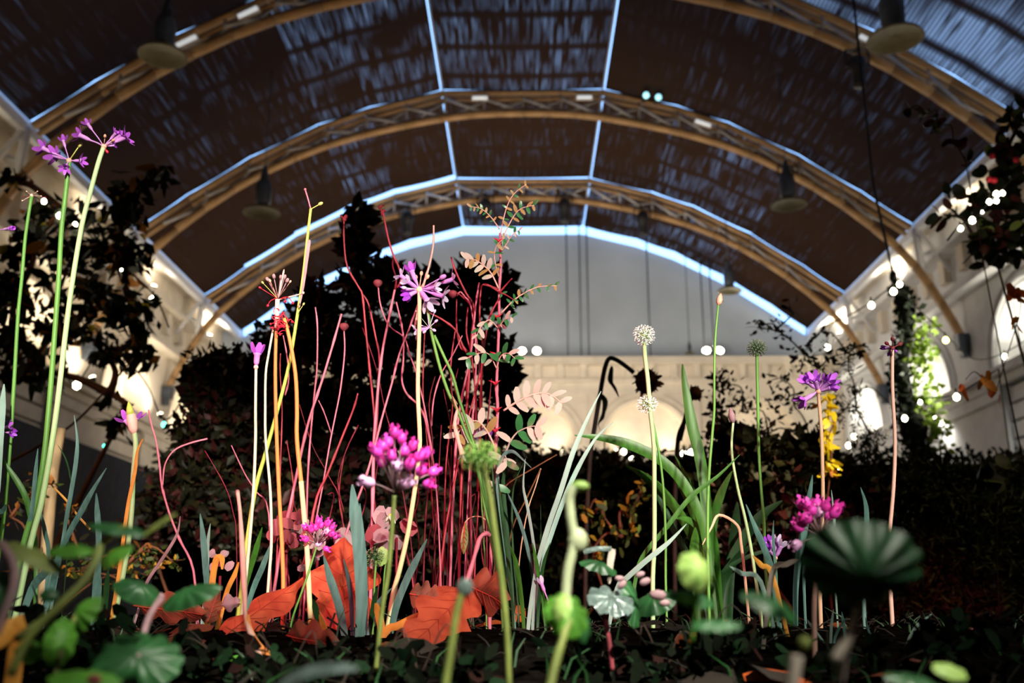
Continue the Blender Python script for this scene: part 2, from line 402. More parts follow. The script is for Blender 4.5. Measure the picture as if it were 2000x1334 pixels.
# lamps on the ledges: a small flood body with a lit lens and its own light
NL = 0
def uplight(loc, aim, energy, label, group, c=WARMW, spot=150, r=.07, vis=True):
    loc = V(loc); aim = V(aim); d = (aim - loc).normalized()
    o = thing('flood_lamp', label, 'lamp', loc, group)
    q = basis(d, V((1, .3, 0))); rot = q.to_matrix()
    b = MB(); b.tube([loc - d * .09, loc - d * .05, loc + d * .02, loc + d * .05], [r * .5, r * .9, r, r * 1.06], 10); b.build('housing', m_dark, o)
    b = MB(); b.ell(loc + d * .055, (r * .95, r * .95, r * .4), 10, 5, rot); b.build('lens', m_lamp, o)
    light('flood_light', 'SPOT', loc + d * .1, energy, c, aim, .06, spot, .7)
for sd in (1, -1):
    side = 'right' if sd > 0 else 'left'
    for j, y in enumerate(CS[:4]):
        for dy in (-1.0, 1.05):
            nth = ['nearest the end wall', 'second from the end wall', 'third from the end wall', 'fourth from the end wall'][j]
            uplight((sd * 9.98, y + dy, 4.93), (sd * 10.25, y + dy * .1, 6.2), 85 if sd > 0 else 70,
                    'floodlamp at the %s corner of the %s wall niche %s' % ('near' if dy < 0 else 'far', side, nth), 'floodlamps in the wall niches', c=(1, .9, .72) if sd > 0 else WARMW)
    for j, y in enumerate((28.9, 24.2, 20.0, 15)):
        nth = ['nearest the end wall', 'second from the end wall', 'third from the end wall', 'fourth from the end wall'][j]
        uplight((sd * 9.5, y, 8.06), (sd * 9.2, y, 9.6), [520, 120, 60, 40][j] * (1 if sd > 0 else .3), 'floodlamp on the upper ledge of the %s wall, %s' % (side, nth), 'floodlamps on the upper ledges')
for j, y in enumerate((22.9, 18)):
    uplight((9.5, y, 4.45), (9.85, y + .3, 3.2), 70, 'floodlamp under the right wall ledge lighting the banded courses, ' + ['farther one', 'nearer one'][j], 'floodlamps under the ledge', c=(1, .93, .8))
for j, y in enumerate((25.4, 21.2, 19.4)):
    uplight((-9.45, y, 4.95), (-9.9, y, 6.4), 95, ['farthest', 'middle', 'nearest'][j] + ' of three floodlamps on the left wall ledge behind the tree', 'floodlamps on the left ledge')
for j, (px, py) in enumerate(((1020, 696), (1048, 696), (1380, 692), (1405, 692))):
    p = P(px, py, END - .42); p.z = max(p.z, 7.88)
    uplight(p, (p.x + (.3 if j % 2 else -.3), END - 2.2, p.z + .75), 150, ['left lamp of the bright pair on the end cornice beside the sapling', 'right lamp of the bright pair on the end cornice beside the sapling', 'left lamp of the bright pair on the end cornice beside the bud stem', 'right lamp of the bright pair on the end cornice beside the bud stem'][j], 'bright floodlamps on the end cornice', r=.13)
for j, (c, d) in enumerate(((.3, .95), (3.8, -1.0), (3.8, 1.0), (7.3, -.9), (-3.2, .9), (-3.2, -.9))):
    uplight((c + d, END - .06, 4.78), (c, END + .5, 6.0), 42, 'floodlamp in the %s corner of end wall arch %s' % ('right' if d > 0 else 'left', ['behind the pale compound leaf', 'behind the arching strap leaf', 'behind the tall strap leaf', 'behind the twiggy shrub', 'behind the big dark shrub', 'behind the big dark shrub'][j]), 'floodlamps in the end wall arches', c=WARMW)

# pendants, stage spots, cables, glowing strips for sky glints
def pendant(px, py, Y, dish, label, tilt=0.):
    c = P(px, py, Y); o = thing('pendant_lamp', label, 'lamp', c, 'pendant lamps under the roof')
    top = interp(PROF, max(-8.9, min(8.9, c.x))) - .02
    MB().tube([c + V((0, 0, .95 * dish / .7)), V((c.x, c.y, top))], .012, 5).build('cable', m_grey_metal, o)
    h = dish / .7
    MB().tube([c + V((0, 0, z * h)) for z in (.12, .2, .5, .62, .66, .8, .95)], [x * h for x in (.1, .15, .16, .13, .09, .07, .03)], 12).build('housing', m_grey_metal, o)
    k = MB(); rr = [(.03, .12), (.2, .1), (.33, .03), (.36, -.02), (.33, -.01), (.2, .03), (.02, .05)]; n = 20
    vs = [c + V((a * h * math.cos(2 * PI * i / n), a * h * math.sin(2 * PI * i / n), b * h)) for a, b in rr for i in range(n)]
    k.add(vs, [(j * n + i, j * n + (i + 1) % n, (j + 1) * n + (i + 1) % n, (j + 1) * n + i) for j in range(len(rr) - 1) for i in range(n)])
    k.build('reflector', m_dish, o)
pendant(318, 108, 13.4, .72, 'dark pendant lamp with wide dish, highest at the upper left of the roof')
pendant(512, 415, 18.7, .75, 'dark pendant lamp with dish hanging below the second truss on the left')
pendant(1748, 75, 12.6, .78, 'dark pendant lamp with dish by the bright blue blinds')
pendant(1540, 400, 18.9, .72, 'dark pendant lamp with olive dish below the second truss on the right')
pendant(1425, 568, 26.6, .68, 'small pendant lamp with dish just above the tall bud stem')
pendant(1347, 690, 28.2, .28, 'small dark pendant hanging by the end cornice lamps')
def stage(px, py, Y, s, label):
    c = P(px, py, Y); o = thing('stage_spotlight', label, 'spotlight', c + V((0, 0, .45 * s)), 'black stage spotlights on the trusses')
    MB().tube([c + V((0, -.02 * z, z * s)) for z in (-.42, -.36, -.05, .02, .2, .3)], [x * s for x in (.13, .14, .15, .2, .19, .1)], 10).build('housing', m_dark, o)
    b = MB(); b.beam(c + V((-.24 * s, 0, .05 * s)), c + V((-.24 * s, 0, .45 * s)), .04, .03); b.beam(c + V((.24 * s, 0, .05 * s)), c + V((.24 * s, 0, .45 * s)), .04, .03); b.beam(c + V((-.25 * s, 0, .45 * s)), c + V((.25 * s, 0, .45 * s)), .04, .03)
    b.build('yoke', m_dark, o, smooth=False)
    MB().tube([c + V((0, 0, .43 * s)), c + V((0, .3, .62 * s))], .05 * s, 6).build('clamp', m_dark, o)
for px, py, lb in ((795, 432, 'first of four black spotlights on the farthest truss, left of the sapling'), (948, 408, 'second of four black spotlights on the farthest truss, beside the sapling tip'), (1102, 408, 'third of four black spotlights on the farthest truss, right of the sapling tip'), (1255, 433, 'fourth of four black spotlights on the farthest truss, farthest from the sapling')):
    stage(px, py, 26.4, .95, lb)
stage(1676, 135, 16.1, .85, 'large black spotlight clamped to the third truss, upper right')
stage(1535, 350, 21.2, .7, 'black spotlight behind the olive dish pendant on the second truss')
o = thing('twin_lamp', 'pair of bright round cool lamps on the second truss', 'lamp', P(1274, 189, 21.0))
for px, py in ((1262, 186), (1286, 190)):
    c = P(px, py, 21.0); b = MB(); b.ell(c, .075, 10, 6); b.build('lens', m_coollamp, o)
    MB().tube([c + V((0, .05, .02)), c + V((0, .5, .12))], [.085, .05], 8).build('housing', m_dark, o)
for px, ya, yb, lb in ((1106, 470, 694, 'leftmost thin cable hanging down the end gable'), (1131, 470, 694, 'second thin cable hanging down the end gable'), (1146, 480, 694, 'third thin cable hanging down the end gable'), (1263, 490, 694, 'thin cable on the gable behind the white allium'), (1368, 530, 690, 'thin cable on the gable left of the bud stem'), (1386, 535, 690, 'thin cable on the gable right beside the bud stem')):
    a = P(px, ya, 29.6); b = P(px, yb, 29.6); b.x = a.x; a.z = interp(PROF, a.x) - .02
    tag(MB().tube([b, a], .022, 6).build('hanging_cable', m_grey_metal, org=a), lb, 'cable', 'cables on the end gable')
for k, (x, i, lb) in enumerate(((-5.3, 2, 'first added sky-glint strip on the third truss, upper left'), (-6.4, 2, 'second added sky-glint strip on the third truss, beside the dish pendant'), (-1.2, 1, 'left added sky-glint strip at the crown of the second truss'), (1.3, 1, 'right added sky-glint strip at the crown of the second truss'), (4.1, 1, 'added sky-glint strip on the second truss right of the round lamps'), (6.2, 2, 'added sky-glint strip on the third truss beside the big spotlight'))):
    y = RIBS[i] - .14; zz = interp(off(PROF, .29), x); za = interp(off(PROF, .29), x + .35)  # added glowing strips in place of sky seen between the chords
    b = MB(); b.beam((x, y, zz), (x + .35, y, za), .06, .06); o = b.build('glint_strip', m_glint, org=(x, y, zz), smooth=False)
    tag(o, lb, 'lamp', 'added sky-glint strips on the trusses')
    MB().beam((x - .03, y + .05, zz), (x + .38, y + .05, za), .05, .1).build('glint_back', m_web, o, smooth=False)

# ------------------------------------------------------------------ the bed
xs = [-7 + .35 * i for i in range(18)] + [-.95 + .05 * i for i in range(39)] + [1.05 + .35 * i for i in range(18)]
yl = [-1.2 + .12 * i for i in range(11)] + [.12 + .035 * i for i in range(46)] + [1.75 + .3 * i for i in range(18)]
m = MB()
for y in yl:
    for x in xs: m.v.append(V((x, y, gz(x, y) + R.uniform(-.003, .003))))
nx = len(xs); m.f = [(j * nx + i, j * nx + i + 1, (j + 1) * nx + i + 1, (j + 1) * nx + i) for j in range(len(yl) - 1) for i in range(nx - 1)]
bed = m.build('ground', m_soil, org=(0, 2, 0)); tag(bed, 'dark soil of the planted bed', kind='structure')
for c, sx, sy in (((0, -1.25, -.22), 14.2, .08), ((0, 6.9, -.22), 14.2, .08), ((-7.05, 2.8, -.22), .08, 8.1), ((7.05, 2.8, -.22), .08, 8.1)):
    b = MB(); b.box(c, sx, sy, .46); b.build('edging_board', m_timber, bed, smooth=False)
hb = thing('clipped_hedge', 'long dark clipped hedge with a straight top below the end wall arches', 'hedge', (0, 6.2, gz(0, 6.2)))
m = MB(); x0 = P(330, 900, 6.2).x; x1 = P(2060, 900, 6.2).x; zt_ = P(1100, 893, 6.2).z; hz = gz(0, 6.2)
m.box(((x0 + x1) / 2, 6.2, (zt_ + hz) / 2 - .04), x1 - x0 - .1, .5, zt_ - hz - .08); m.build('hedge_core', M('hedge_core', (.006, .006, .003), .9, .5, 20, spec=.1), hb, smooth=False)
m = MB()
for k in range(5200):
    f = R.random(); x = x0 + (x1 - x0) * R.random()
    c = V((x, 5.93 + R.uniform(-.04, .03), hz + (zt_ - hz) * R.random())) if f < .6 else V((x, R.uniform(5.93, 6.47), zt_ - .03 + R.uniform(-.03, .03)))
    d = (V((R.uniform(-1, 1), R.uniform(-1, .3), R.uniform(-.6, 1)))).normalized(); q = basis(d, rv()); sz = R.uniform(.03, .07)
    b = len(m.v); xx = q @ V((1, 0, 0)); zz = q @ V((0, 0, 1)); m.v += [c, c + (zz * .5 + xx * .28) * sz, c + zz * sz, c + (zz * .5 - xx * .28) * sz]; m.f.append((b, b + 1, b + 2, b + 3))
tag(m.build('foliage', M('hedge_leaf', (.02, .02, .006), .6, .5, 8, trans=.1), hb), kind='stuff')
#@@GARDEN
# ------------------------------------------------------------------ plant materials
m_gstem = M('green_stem', (.13, .32, .06), .45, .2, 60, stretch=(1, 1, .15)); m_gstem2 = M('pale_green_stem', (.42, .62, .3), .45, .15, 60, stretch=(1, 1, .15))
m_cream = M('cream_stem', (.8, .68, .36), .5, .12, 50, stretch=(1, 1, .1)); m_tan = M('tan_stem', (.68, .4, .26), .5, .15, 50, stretch=(1, 1, .1))
m_orange = M('orange_dry_stem', (.85, .3, .08), .55, .2, 30, stretch=(1, 1, .1)); m_ygreen = M('yellow_green_stem', (.52, .6, .1), .45, .15, 40)
m_pinkst = M('pink_dry_stem', (.86, .5, .42), .55, .15, 40, stretch=(1, 1, .1)); m_palest = M('ivory_stem', (.68, .7, .5), .5, .1, 40)
m_red = M('red_bark', (.42, .05, .07), .5, .3, 60, stretch=(1, 1, .2)); m_pinkred = M('pink_bark', (.6, .17, .24), .5, .25, 50, stretch=(1, 1, .2))
m_dred = M('dark_red_bark', (.2, .012, .028), .55, .4, 60); m_thorn = M('crimson_thorn', (.6, .02, .05), .4, .2, 60)
m_purp = M('violet_petal', (.6, .13, .88), .5, .2, 120, trans=.25); m_lilac = M('lilac_petal', (.82, .66, .97), .5, .12, 120, trans=.25)
m_ptube = M('lilac_flower_tube', (.68, .3, .78), .5, .2, 120, trans=.15); m_mag = M('magenta_floret', (1., .06, .52), .4, .25, 200, coat=.2)
m_magp = M('pale_magenta_floret', (1., .5, .88), .4, .2, 200); m_dpurp = M('deep_purple_petal', (.3, .04, .55), .5, .3, 120)
m_bud = M('salmon_bud', (.85, .42, .3), .5, .2, 120); m_white = M('white_petal', (.9, .88, .76), .5, .08, 100, trans=.2); m_wglobe = M('white_floret', (.9, .93, .86), .5, .15, 200)
m_ygbud = M('yellow_green_bud', (.62, .62, .16), .5, .2, 100); m_strap = M('blue_green_strap', (.1, .21, .19), .4, .2, 30, stretch=(8, 8, .6), trans=.12)
m_gstrap = M('green_strap', (.05, .17, .02), .4, .25, 30, stretch=(8, 8, .6), trans=.25); m_pstrap = M('pale_strap', (.34, .5, .44), .4, .15, 30, trans=.15)
m_dgrass = M('dark_grass', (.016, .06, .016), .42, .3, 40, trans=.15); m_ostrap = M('orange_dry_strap', (.85, .36, .06), .55, .25, 40, trans=.3)
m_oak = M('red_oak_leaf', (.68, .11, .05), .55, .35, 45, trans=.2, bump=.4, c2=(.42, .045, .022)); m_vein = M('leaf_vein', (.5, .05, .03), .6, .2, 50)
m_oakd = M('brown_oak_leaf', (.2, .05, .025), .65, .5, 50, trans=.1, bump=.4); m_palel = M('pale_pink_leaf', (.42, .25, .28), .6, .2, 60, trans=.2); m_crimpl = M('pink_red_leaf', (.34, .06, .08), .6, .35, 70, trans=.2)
m_leafg = M('fresh_green_leaf', (.09, .27, .03), .45, .35, 70, trans=.25, bump=.5); m_leafd = M('dark_green_leaf', (.02, .085, .025), .4, .4, 60, trans=.15, bump=.5)
m_leafy = M('lime_leaf', (.4, .6, .16), .45, .25, 60, trans=.3, bump=.4); m_leafo = M('olive_leaf', (.2, .24, .06), .5, .3, 60, trans=.2, bump=.4)
m_silver = M('silvery_leaf', (.11, .15, .14), .28, .35, 160, bump=.8, coat=.4); m_sapund = M('pale_leaf_underside', (.6, .51, .44), .55, .15, 90, trans=.2)
m_sapg = M('glossy_sapling_leaf', (.04, .2, .06), .3, .3, 90, trans=.15); m_sapo = M('bronze_sapling_leaf', (.42, .28, .1), .45, .3, 90, trans=.2)
m_bshr = [M('shrub_leaf_dark', (.014, .014, .006), .55, .5, 30, trans=.1), M('shrub_leaf_maroon', (.06, .011, .01), .55, .5, 30, trans=.1), M('shrub_leaf_olive', (.035, .03, .008), .55, .5, 30, trans=.15)]
m_amber = M('amber_leaf', (.45, .15, .015), .55, .4, 30, trans=.3); m_yel = M('yellow_leaf', (.85, .62, .02), .5, .2, 30, trans=.35); m_rustl = M('rust_leaf', (.5, .09, .02), .55, .4, 30, trans=.3)
m_blk = M('blackish_leaf', (.012, .016, .008), .5, .5, 30, trans=.12); m_ivy = M('ivy_leaf', (.34, .46, .08), .45, .35, 30, trans=.3); m_moss = M('dark_moss', (.006, .006, .003), .9, .5, 30)
m_twig = M('dark_twig', (.035, .018, .012), .7, .4, 40); m_rtwig = M('rusty_branch', (.16, .05, .02), .65, .4, 20); m_conif = M('olive_needle', (.05, .056, .009), .55, .5, 30, trans=.1)
m_sun = M('dead_sunflower', (.17, .05, .018), .8, .5, 60, bump=.8); m_sunp = M('amber_dry_petal', (.5, .18, .02), .6, .4, 60, trans=.25)
m_herb = M('low_herb_leaf', (.06, .08, .012), .55, .5, 40, trans=.2); m_gold = M('golden_herb_leaf', (.6, .33, .03), .5, .4, 40, trans=.3); m_litter = M('dark_litter', (.014, .008, .005), .8, .5, 60)

m_nod = M('pale_green_stalk', (.42, .46, .28), .5, .2, 60); m_big = M('deep_green_leaf', (.014, .055, .02), .45, .4, 60, trans=.08, bump=.5)
def petal_mesh(name, mat, w=.58, curl=.22, n=4):
    m = MB(); vs = []
    for i in range(n + 1):
        t = i / n; ww = w / 2 * math.sin(PI * min(.97, (.12 + .8 * t))) ** .7; y = -curl * t * t
        vs += [V((-ww, y + .06 * ww, t)), V((0, y, t)), V((ww, y + .06 * ww, t))]
    m.v = vs
    for i in range(n):
        a = 3 * i; m.f += [(a, a + 1, a + 4, a + 3), (a + 1, a + 2, a + 5, a + 4)]
    me = bpy.data.meshes.new(name); me.from_pydata(m.v, [], m.f); me.materials.append(mat)
    for p in me.polygons: p.use_smooth = True
    return me
PET = {k: petal_mesh('petal', mt) for k, mt in (('violet', m_purp), ('lilac', m_lilac), ('deep', m_dpurp), ('white', m_white))}
SAPL = {k: petal_mesh('leaflet', mt, .46, .18) for k, mt in (('pale', m_sapund), ('green', m_sapg), ('bronze', m_sapo))}
LEAF = {}
def leafm(mat, w=.55, curl=.2):
    k = (mat.name, w)
    if k not in LEAF: LEAF[k] = petal_mesh('leaf', mat, w, curl, 4 if w >= .7 else 2)
    return LEAF[k]

def stem_part(px, w, mat, root, Ya, Yb=None, name='stem', ground=True, taper=(1, 1), n=8, lump=False):
    pts = path(px, Ya, Yb, ground); k = len(pts) - 1
    rs = [U(w, Ya) / 2 * (taper[0] + (taper[1] - taper[0]) * i / k) for i in range(k + 1)]
    if lump: rs = [r * (1 + (.35 if i % 7 == 3 else 0)) for i, r in enumerate(rs)]
    return MB().tube(pts, rs, n).build(name, mat, root)
def root_at(px, Ya):
    """a thing's base: on the soil under the last pixel of a stem"""
    e = P(px[-1][0], px[-1][1], Ya); return V((e.x, e.y, gz(e.x, e.y)))
def flower(root, c, tip, Y, kind, size=1., open_=.9, dy=0., tube=m_ptube, npet=6):
    """one trumpet floret: pedicel from umbel pixel c, tube, six petals as sub-parts"""
    a = P(c[0], c[1], Y); b = P(tip[0], tip[1], Y + dy); d = (b - a); L = d.length; d.normalize()
    s = U(11, Y) * size; t0 = a + d * max(.0, L - 1.9 * s); t1 = a + d * max(s * .3, L - .5 * s)
    m = MB(); m.tube([a, a.lerp(t0, .5) + V((0, 0, .0006)), t0, t0.lerp(t1, .4), t1, t1 + d * s * .15], [s * .1, s * .1, s * .12, s * .28, s * .3, s * .42], 7)
    f = m.build('flower', tube, root, org=a)
    for k in range(npet):
        ang = 2 * PI * k / npet + R.random() * .3; u = d.orthogonal().normalized(); u = Quaternion(d, ang) @ u
        pd = (d * (1 - open_) + u * open_ * (.9 + .3 * R.random())).normalized()
        inst('petal', PET[kind], f, t1 + d * s * .1 + u * s * .22, basis(pd, -d), s * (1.0 + .25 * R.random()) * (1.0 if npet > 5 else 1.2))
    return f
def bud(root, c, tip, Y, r, mat, dy=0., name='bud'):
    a = P(c[0], c[1], Y); b = P(tip[0], tip[1], Y + dy); d = (b - a)
    rr = U(r, Y); m = MB(); m.tube([a, a.lerp(b, .5), b - d.normalized() * rr * .6], rr * .22, 5)
    m.ell(b, (rr * .75, rr * .75, rr * 1.15), 8, 6, d.to_track_quat('Z', 'Y').to_matrix() if d.length > 1e-5 else None)
    return m.build(name, mat, root)
def hub(root, c, Y, r, mat):
    return MB().ell(P(c[0], c[1], Y), U(r, Y), 8, 6).build('umbel_base', mat, root)

# ------------------------------------------------------------------ society garlic and other umbels
def garlic(label, px, w, mat, Y, fl, buds=(), hubmat=m_bud, hubr=6, Yb=None, group='purple umbel flowers on tall stems', name='society_garlic', taper=(.85, 1.1)):
    r = thing(name, label, 'flower', root_at(px, Yb or Y), group)
    stem_part(px, w, mat, r, Y, Yb, taper=taper)
    c = px[0]; hub(r, c, Y, hubr, hubmat)
    for tx, ty, kind, sz, op in fl: flower(r, c, (tx, ty), Y, kind, sz, op, R.uniform(-.012, .008))
    for tx, ty, rad, mt in buds: bud(r, c, (tx, ty), Y, rad, mt, R.uniform(-.01, .005))
    return r
garlic('tall pale green stem at left bearing the highest violet flower head', [(203, 286), (192, 318), (178, 370), (160, 440), (140, 560), (127, 660), (112, 790), (96, 900), (79, 990), (60, 1062)], 11, m_gstem2, .95,
       [(150, 262, 'violet', 1.5, .75), (170, 240, 'violet', 1.1, .6), (228, 258, 'violet', 1.0, .6), (252, 266, 'violet', 1.6, .8), (226, 284, 'deep', .7, .7), (240, 262, 'violet', 1.2, .7)],
       [(205, 266, 4, m_bud), (221, 274, 4, m_bud), (209, 296, 4, m_thorn)], Yb=.97)
garlic('dark green stem at left with violet florets and one round yellow bud', [(135, 314), (128, 380), (120, 450), (115, 540), (107, 650), (97, 780), (85, 900), (70, 980), (46, 1062)], 11, m_gstem, .96,
       [(80, 288, 'violet', 1.5, .7), (103, 302, 'violet', 1.6, .8), (123, 272, 'violet', 1.0, .6), (162, 314, 'violet', 1.1, .75), (126, 330, 'violet', 1.1, .7)],
       [(156, 283, 6, m_ygbud)], hubmat=m_bud, Yb=.99)
r = garlic('thin green stem at far left ending in a withered pink star', [(62, 382), (50, 460), (43, 540), (35, 620), (28, 740), (20, 860), (12, 960), (2, 1050)], 8, m_gstem, .97, [], [(44, 392, 2, m_pinkst), (80, 383, 2, m_pinkst), (52, 374, 2, m_pinkst), (73, 374, 2, m_pinkst), (88, 385, 2, m_dred), (46, 384, 2, m_dred)], hubmat=m_pinkst, hubr=4, Yb=1.0)
garlic('violet flower bud leaning in at the left edge, upper one', [(-22, 452), (-30, 600), (-34, 800), (-40, 1000)], 7, m_gstem, .96, [(22, 446, 'violet', 1.0, .25)], [(-10, 440, 4, m_bud)])
garlic('magenta floret leaning in at the left edge, lower one', [(-16, 842), (-26, 900), (-32, 1000), (-36, 1060)], 6, m_gstem, .97, [(22, 832, 'violet', 1.1, .6), (4, 820, 'deep', .8, .6), (24, 846, 'deep', .8, .6)])
garlic('cream stem at the middle under the largest lilac flower head', [(819, 566), (819, 640), (816, 760), (820, 860), (815, 920), (805, 990), (795, 1050), (780, 1115), (768, 1160)], 9.5, m_cream, .94,
       [(778, 535, 'lilac', 1.4, .8), (802, 524, 'violet', 1.6, .45), (790, 566, 'deep', 1.1, .5), (797, 578, 'deep', 1.4, .45), (838, 592, 'lilac', 1.8, .6), (872, 580, 'lilac', 1.6, .85), (890, 544, 'lilac', 1.5, .85), (853, 561, 'lilac', 1.2, .6), (793, 547, 'lilac', 1.4, .6)],
       [(823, 534, 5, m_bud), (835, 541, 5, m_bud), (813, 541, 4, m_bud), (865, 541, 7, m_ptube), (846, 566, 5, m_ptube), (789, 562, 5, m_lilac)], hubmat=m_cream, hubr=7, Yb=.98)
garlic('tan stem on the right under a cupped violet flower head', [(1598, 764), (1600, 790), (1604, 840), (1606, 900), (1607, 970), (1605, 1030), (1600, 1100)], 8, m_tan, .9,
       [(1573, 742, 'violet', 1.4, .45), (1566, 784, 'violet', 1.5, .6), (1590, 738, 'violet', 1.5, .5), (1612, 740, 'violet', 1.2, .5), (1626, 742, 'violet', 1.5, .5), (1627, 756, 'violet', 1.3, .4)], [(1600, 742, 4, m_dpurp)], Yb=.93)
garlic('pinkish straight stem on the right with a small half closed crimson head', [(1743, 680), (1743, 760), (1748, 860), (1745, 950), (1738, 1030), (1734, 1060)], 8, m_pinkst, .92, [(1727, 679, 'deep', .9, .3), (1738, 690, 'violet', .7, .4)],
       [(1743, 662, 5, m_crimpl), (1758, 672, 6, m_crimpl), (1732, 671, 5, m_dred), (1750, 686, 4, m_purp)], hubmat=m_crimpl, hubr=5, Yb=.95)
# single flower on an ivory stem
r = garlic('slender ivory stem with one upright violet tube flower', [(500, 717), (499, 800), (499, 860), (495, 960), (487, 1060), (480, 1130)], 6.5, m_palest, .93, [(503, 684, 'violet', 1.9, .4)], hubmat=m_pinkst, hubr=5, Yb=.96)
# sheathed bud
px = [(262, 845), (265, 872), (260, 930), (257, 1000), (248, 1080), (232, 1165), (222, 1215)]
r = thing('sheathed_bud', 'pale green stem with a tan sheathed bud and two violet petals, left', 'flower', root_at(px, .95))
stem_part(px, 10, m_gstem2, r, .94, .95)
c0 = P(262, 848, .94); c1 = P(252, 786, .94)
MB().tube([c0.lerp(c1, t) for t in (0, .15, .4, .6, .8, .95, 1)], [U(w, .94) / 2 for w in (9, 17, 21, 19, 13, 6, 1)], 10).build('sheath', m_pinkst, r)
MB().tube([c0.lerp(c1, t) + V((0, -.001, 0)) for t in (.6, .8, .95, 1.02)], [U(w, .94) / 2 for w in (18, 13, 6, 2)], 8).build('sheath_tip', m_ygreen, r)
flower(r, (258, 838), (242, 818), .945, 'violet', 1.3, .5, npet=4); flower(r, (260, 835), (268, 812), .945, 'violet', 1.3, .5, npet=4)
# green pair with a loose umbel
px = [(834, 596), (839, 630), (846, 665), (860, 720), (877, 770), (893, 800), (912, 850), (930, 890), (946, 985), (972, 1120), (978, 1160)]
r = thing('open_umbel', 'pair of green stems crossing behind the cream stem with a loose lilac umbel', 'flower', root_at(px, .96))
stem_part(px, 6.5, m_gstem, r, .95, .97)
stem_part([(848, 655), (868, 698), (884, 733), (897, 780), (910, 820), (926, 872), (944, 940), (962, 1040), (980, 1150)], 6, m_gstem, r, .955, .975)
c = (838, 640)
flower(r, c, (808, 648), .95, 'lilac', 1.3, .85)
for tx, ty, rad, mt in ((834, 596, 5, m_lilac), (849, 608, 4, m_lilac), (852, 627, 4, m_magp), (829, 648, 4, m_magp), (848, 645, 4, m_magp), (813, 608, 2, m_white), (824, 636, 2, m_magp)): bud(r, c, (tx, ty), .95, rad, mt)
# lilac florets behind
garlic('small lilac floret on a short stem behind the green pair', [(934, 880), (938, 940), (944, 1040), (948, 1120)], 3, m_gstem, 1.0, [(928, 842, 'lilac', 1.5, .8)], hubr=2)
garlic('tiny violet half closed floret beside the sapling', [(956, 875), (950, 920), (945, 1020), (948, 1110)], 2.5, m_pinkst, 1.02, [(957, 846, 'violet', .9, .4)], hubr=2)
px = [(1515, 1090), (1517, 1130), (1518, 1170)]
garlic('low cluster of small violet flowers among straps on the right', px, 4, m_gstem, .97, [(1492, 1058, 'deep', 1.0, .5), (1505, 1052, 'violet', 1.1, .5), (1516, 1054, 'lilac', 1.2, .5), (1527, 1062, 'lilac', 1.3, .5), (1500, 1072, 'deep', 1., .5)], hubr=4)
garlic('single pink floret lying low beside the dark grass', [(1072, 1178), (1074, 1190)], 4, m_pinkst, .96, [(1056, 1135, 'lilac', 1.1, .4)], hubr=3)
# ball heads
def ball(label, px, w, mat, Y, c, r, nf, fmat, coremat, squash=1., Yb=None, spike=.5, group=None, name='allium', fr=.16, cat='flower', pedmat=None):
    o = thing(name, label, cat, root_at(px, Yb or Y), group); stem_part(px, w, mat, o, Y, Yb)
    cc = P(c[0], c[1], Y); rr = U(r, Y)
    core = MB().ell(cc, (rr * .35, rr * .35, rr * .35 * squash), 8, 6).build('flower_head', coremat, o)
    md = MB(); mf = MB()
    for i in range(nf):
        z = 1 - 2 * (i + .5) / nf; a = i * 2.39996; q = math.sqrt(1 - z * z)
        d = V((q * math.cos(a), q * math.sin(a), z * squash)) * (1 + R.uniform(-spike, spike) * .25)
        e = cc + d * rr; md.tube([cc + d * rr * .2, e], rr * .025, 4)
        f = d.normalized(); k = rr * fr
        for j in range(4):
            u = Quaternion(f, j * PI / 2 + i) @ f.orthogonal().normalized()
            mf.add([e, e + (f * .8 + u) * k - f.cross(u) * k * .35, e + (f * 1.2 + u * 1.5) * k, e + (f * .8 + u) * k + f.cross(u) * k * .35], [(0, 1, 2, 3)])
    md.build('pedicel', pedmat or coremat, o); tag(mf.build('florets', fmat, o), kind='stuff')
    return o
px = [(1258, 668), (1260, 700), (1265, 740), (1270, 800), (1277, 870), (1278, 950), (1278, 1060), (1275, 1130)]
o = ball('tall green stem with a round white allium ball in front of the end gable', px, 9, m_gstem2, .97, (1258, 655), 17, 70, m_wglobe, m_gstem2, fr=.2, Yb=1.0)
px = [(1266, 795), (1276, 830), (1288, 890), (1296, 960), (1300, 1050), (1300, 1130)]
o = ball('lower greenish white allium ball beside the taller white one', px, 5, m_gstem, .985, (1264, 790), 16, 46, m_wglobe, m_gstem, squash=.8, fr=.22, Yb=1.01)
px = [(1478, 690), (1480, 780), (1482, 880), (1487, 960), (1492, 1020), (1494, 1090)]
o = ball('dark green allium ball on a straight stem before the twiggy shrub', px, 6, m_gstem, 1.0, (1478, 680), 17, 120, M('dull_allium', (.2, .22, .13), .7, .3, 100), m_leafd, squash=.9, fr=.12, Yb=1.03)
px = [(735, 1095), (732, 1130), (730, 1180)]
o = ball('green scabious seed head with lime bracts beside the blue green strap leaf', px, 4, m_gstem, .93, (731, 1088), 16, 60, M('seed_head', (.16, .22, .1), .7, .3, 100), m_leafd, fr=.14, name='scabious')
b = MB(); c = P(740, 1086, .935)
for k in range(6):
    a = -1.3 + k * .5; e = c + V((math.cos(a), .3, math.sin(a))) * U(19, .93); b.blade([c, c.lerp(e, .6), e], [.002, U(15, .93), U(6, .93)], .2)
b.build('bract', m_leafy, o)
px = [(940, 905), (955, 960), (966, 1040), (980, 1140), (990, 1240), (994, 1334)]
o = ball('blurred fuzzy green head on a near stem before the dark grass', px, 12, m_leafo, .46, (938, 893), 34, 90, m_leafy, m_leafg, squash=.75, Yb=.46, fr=.12)
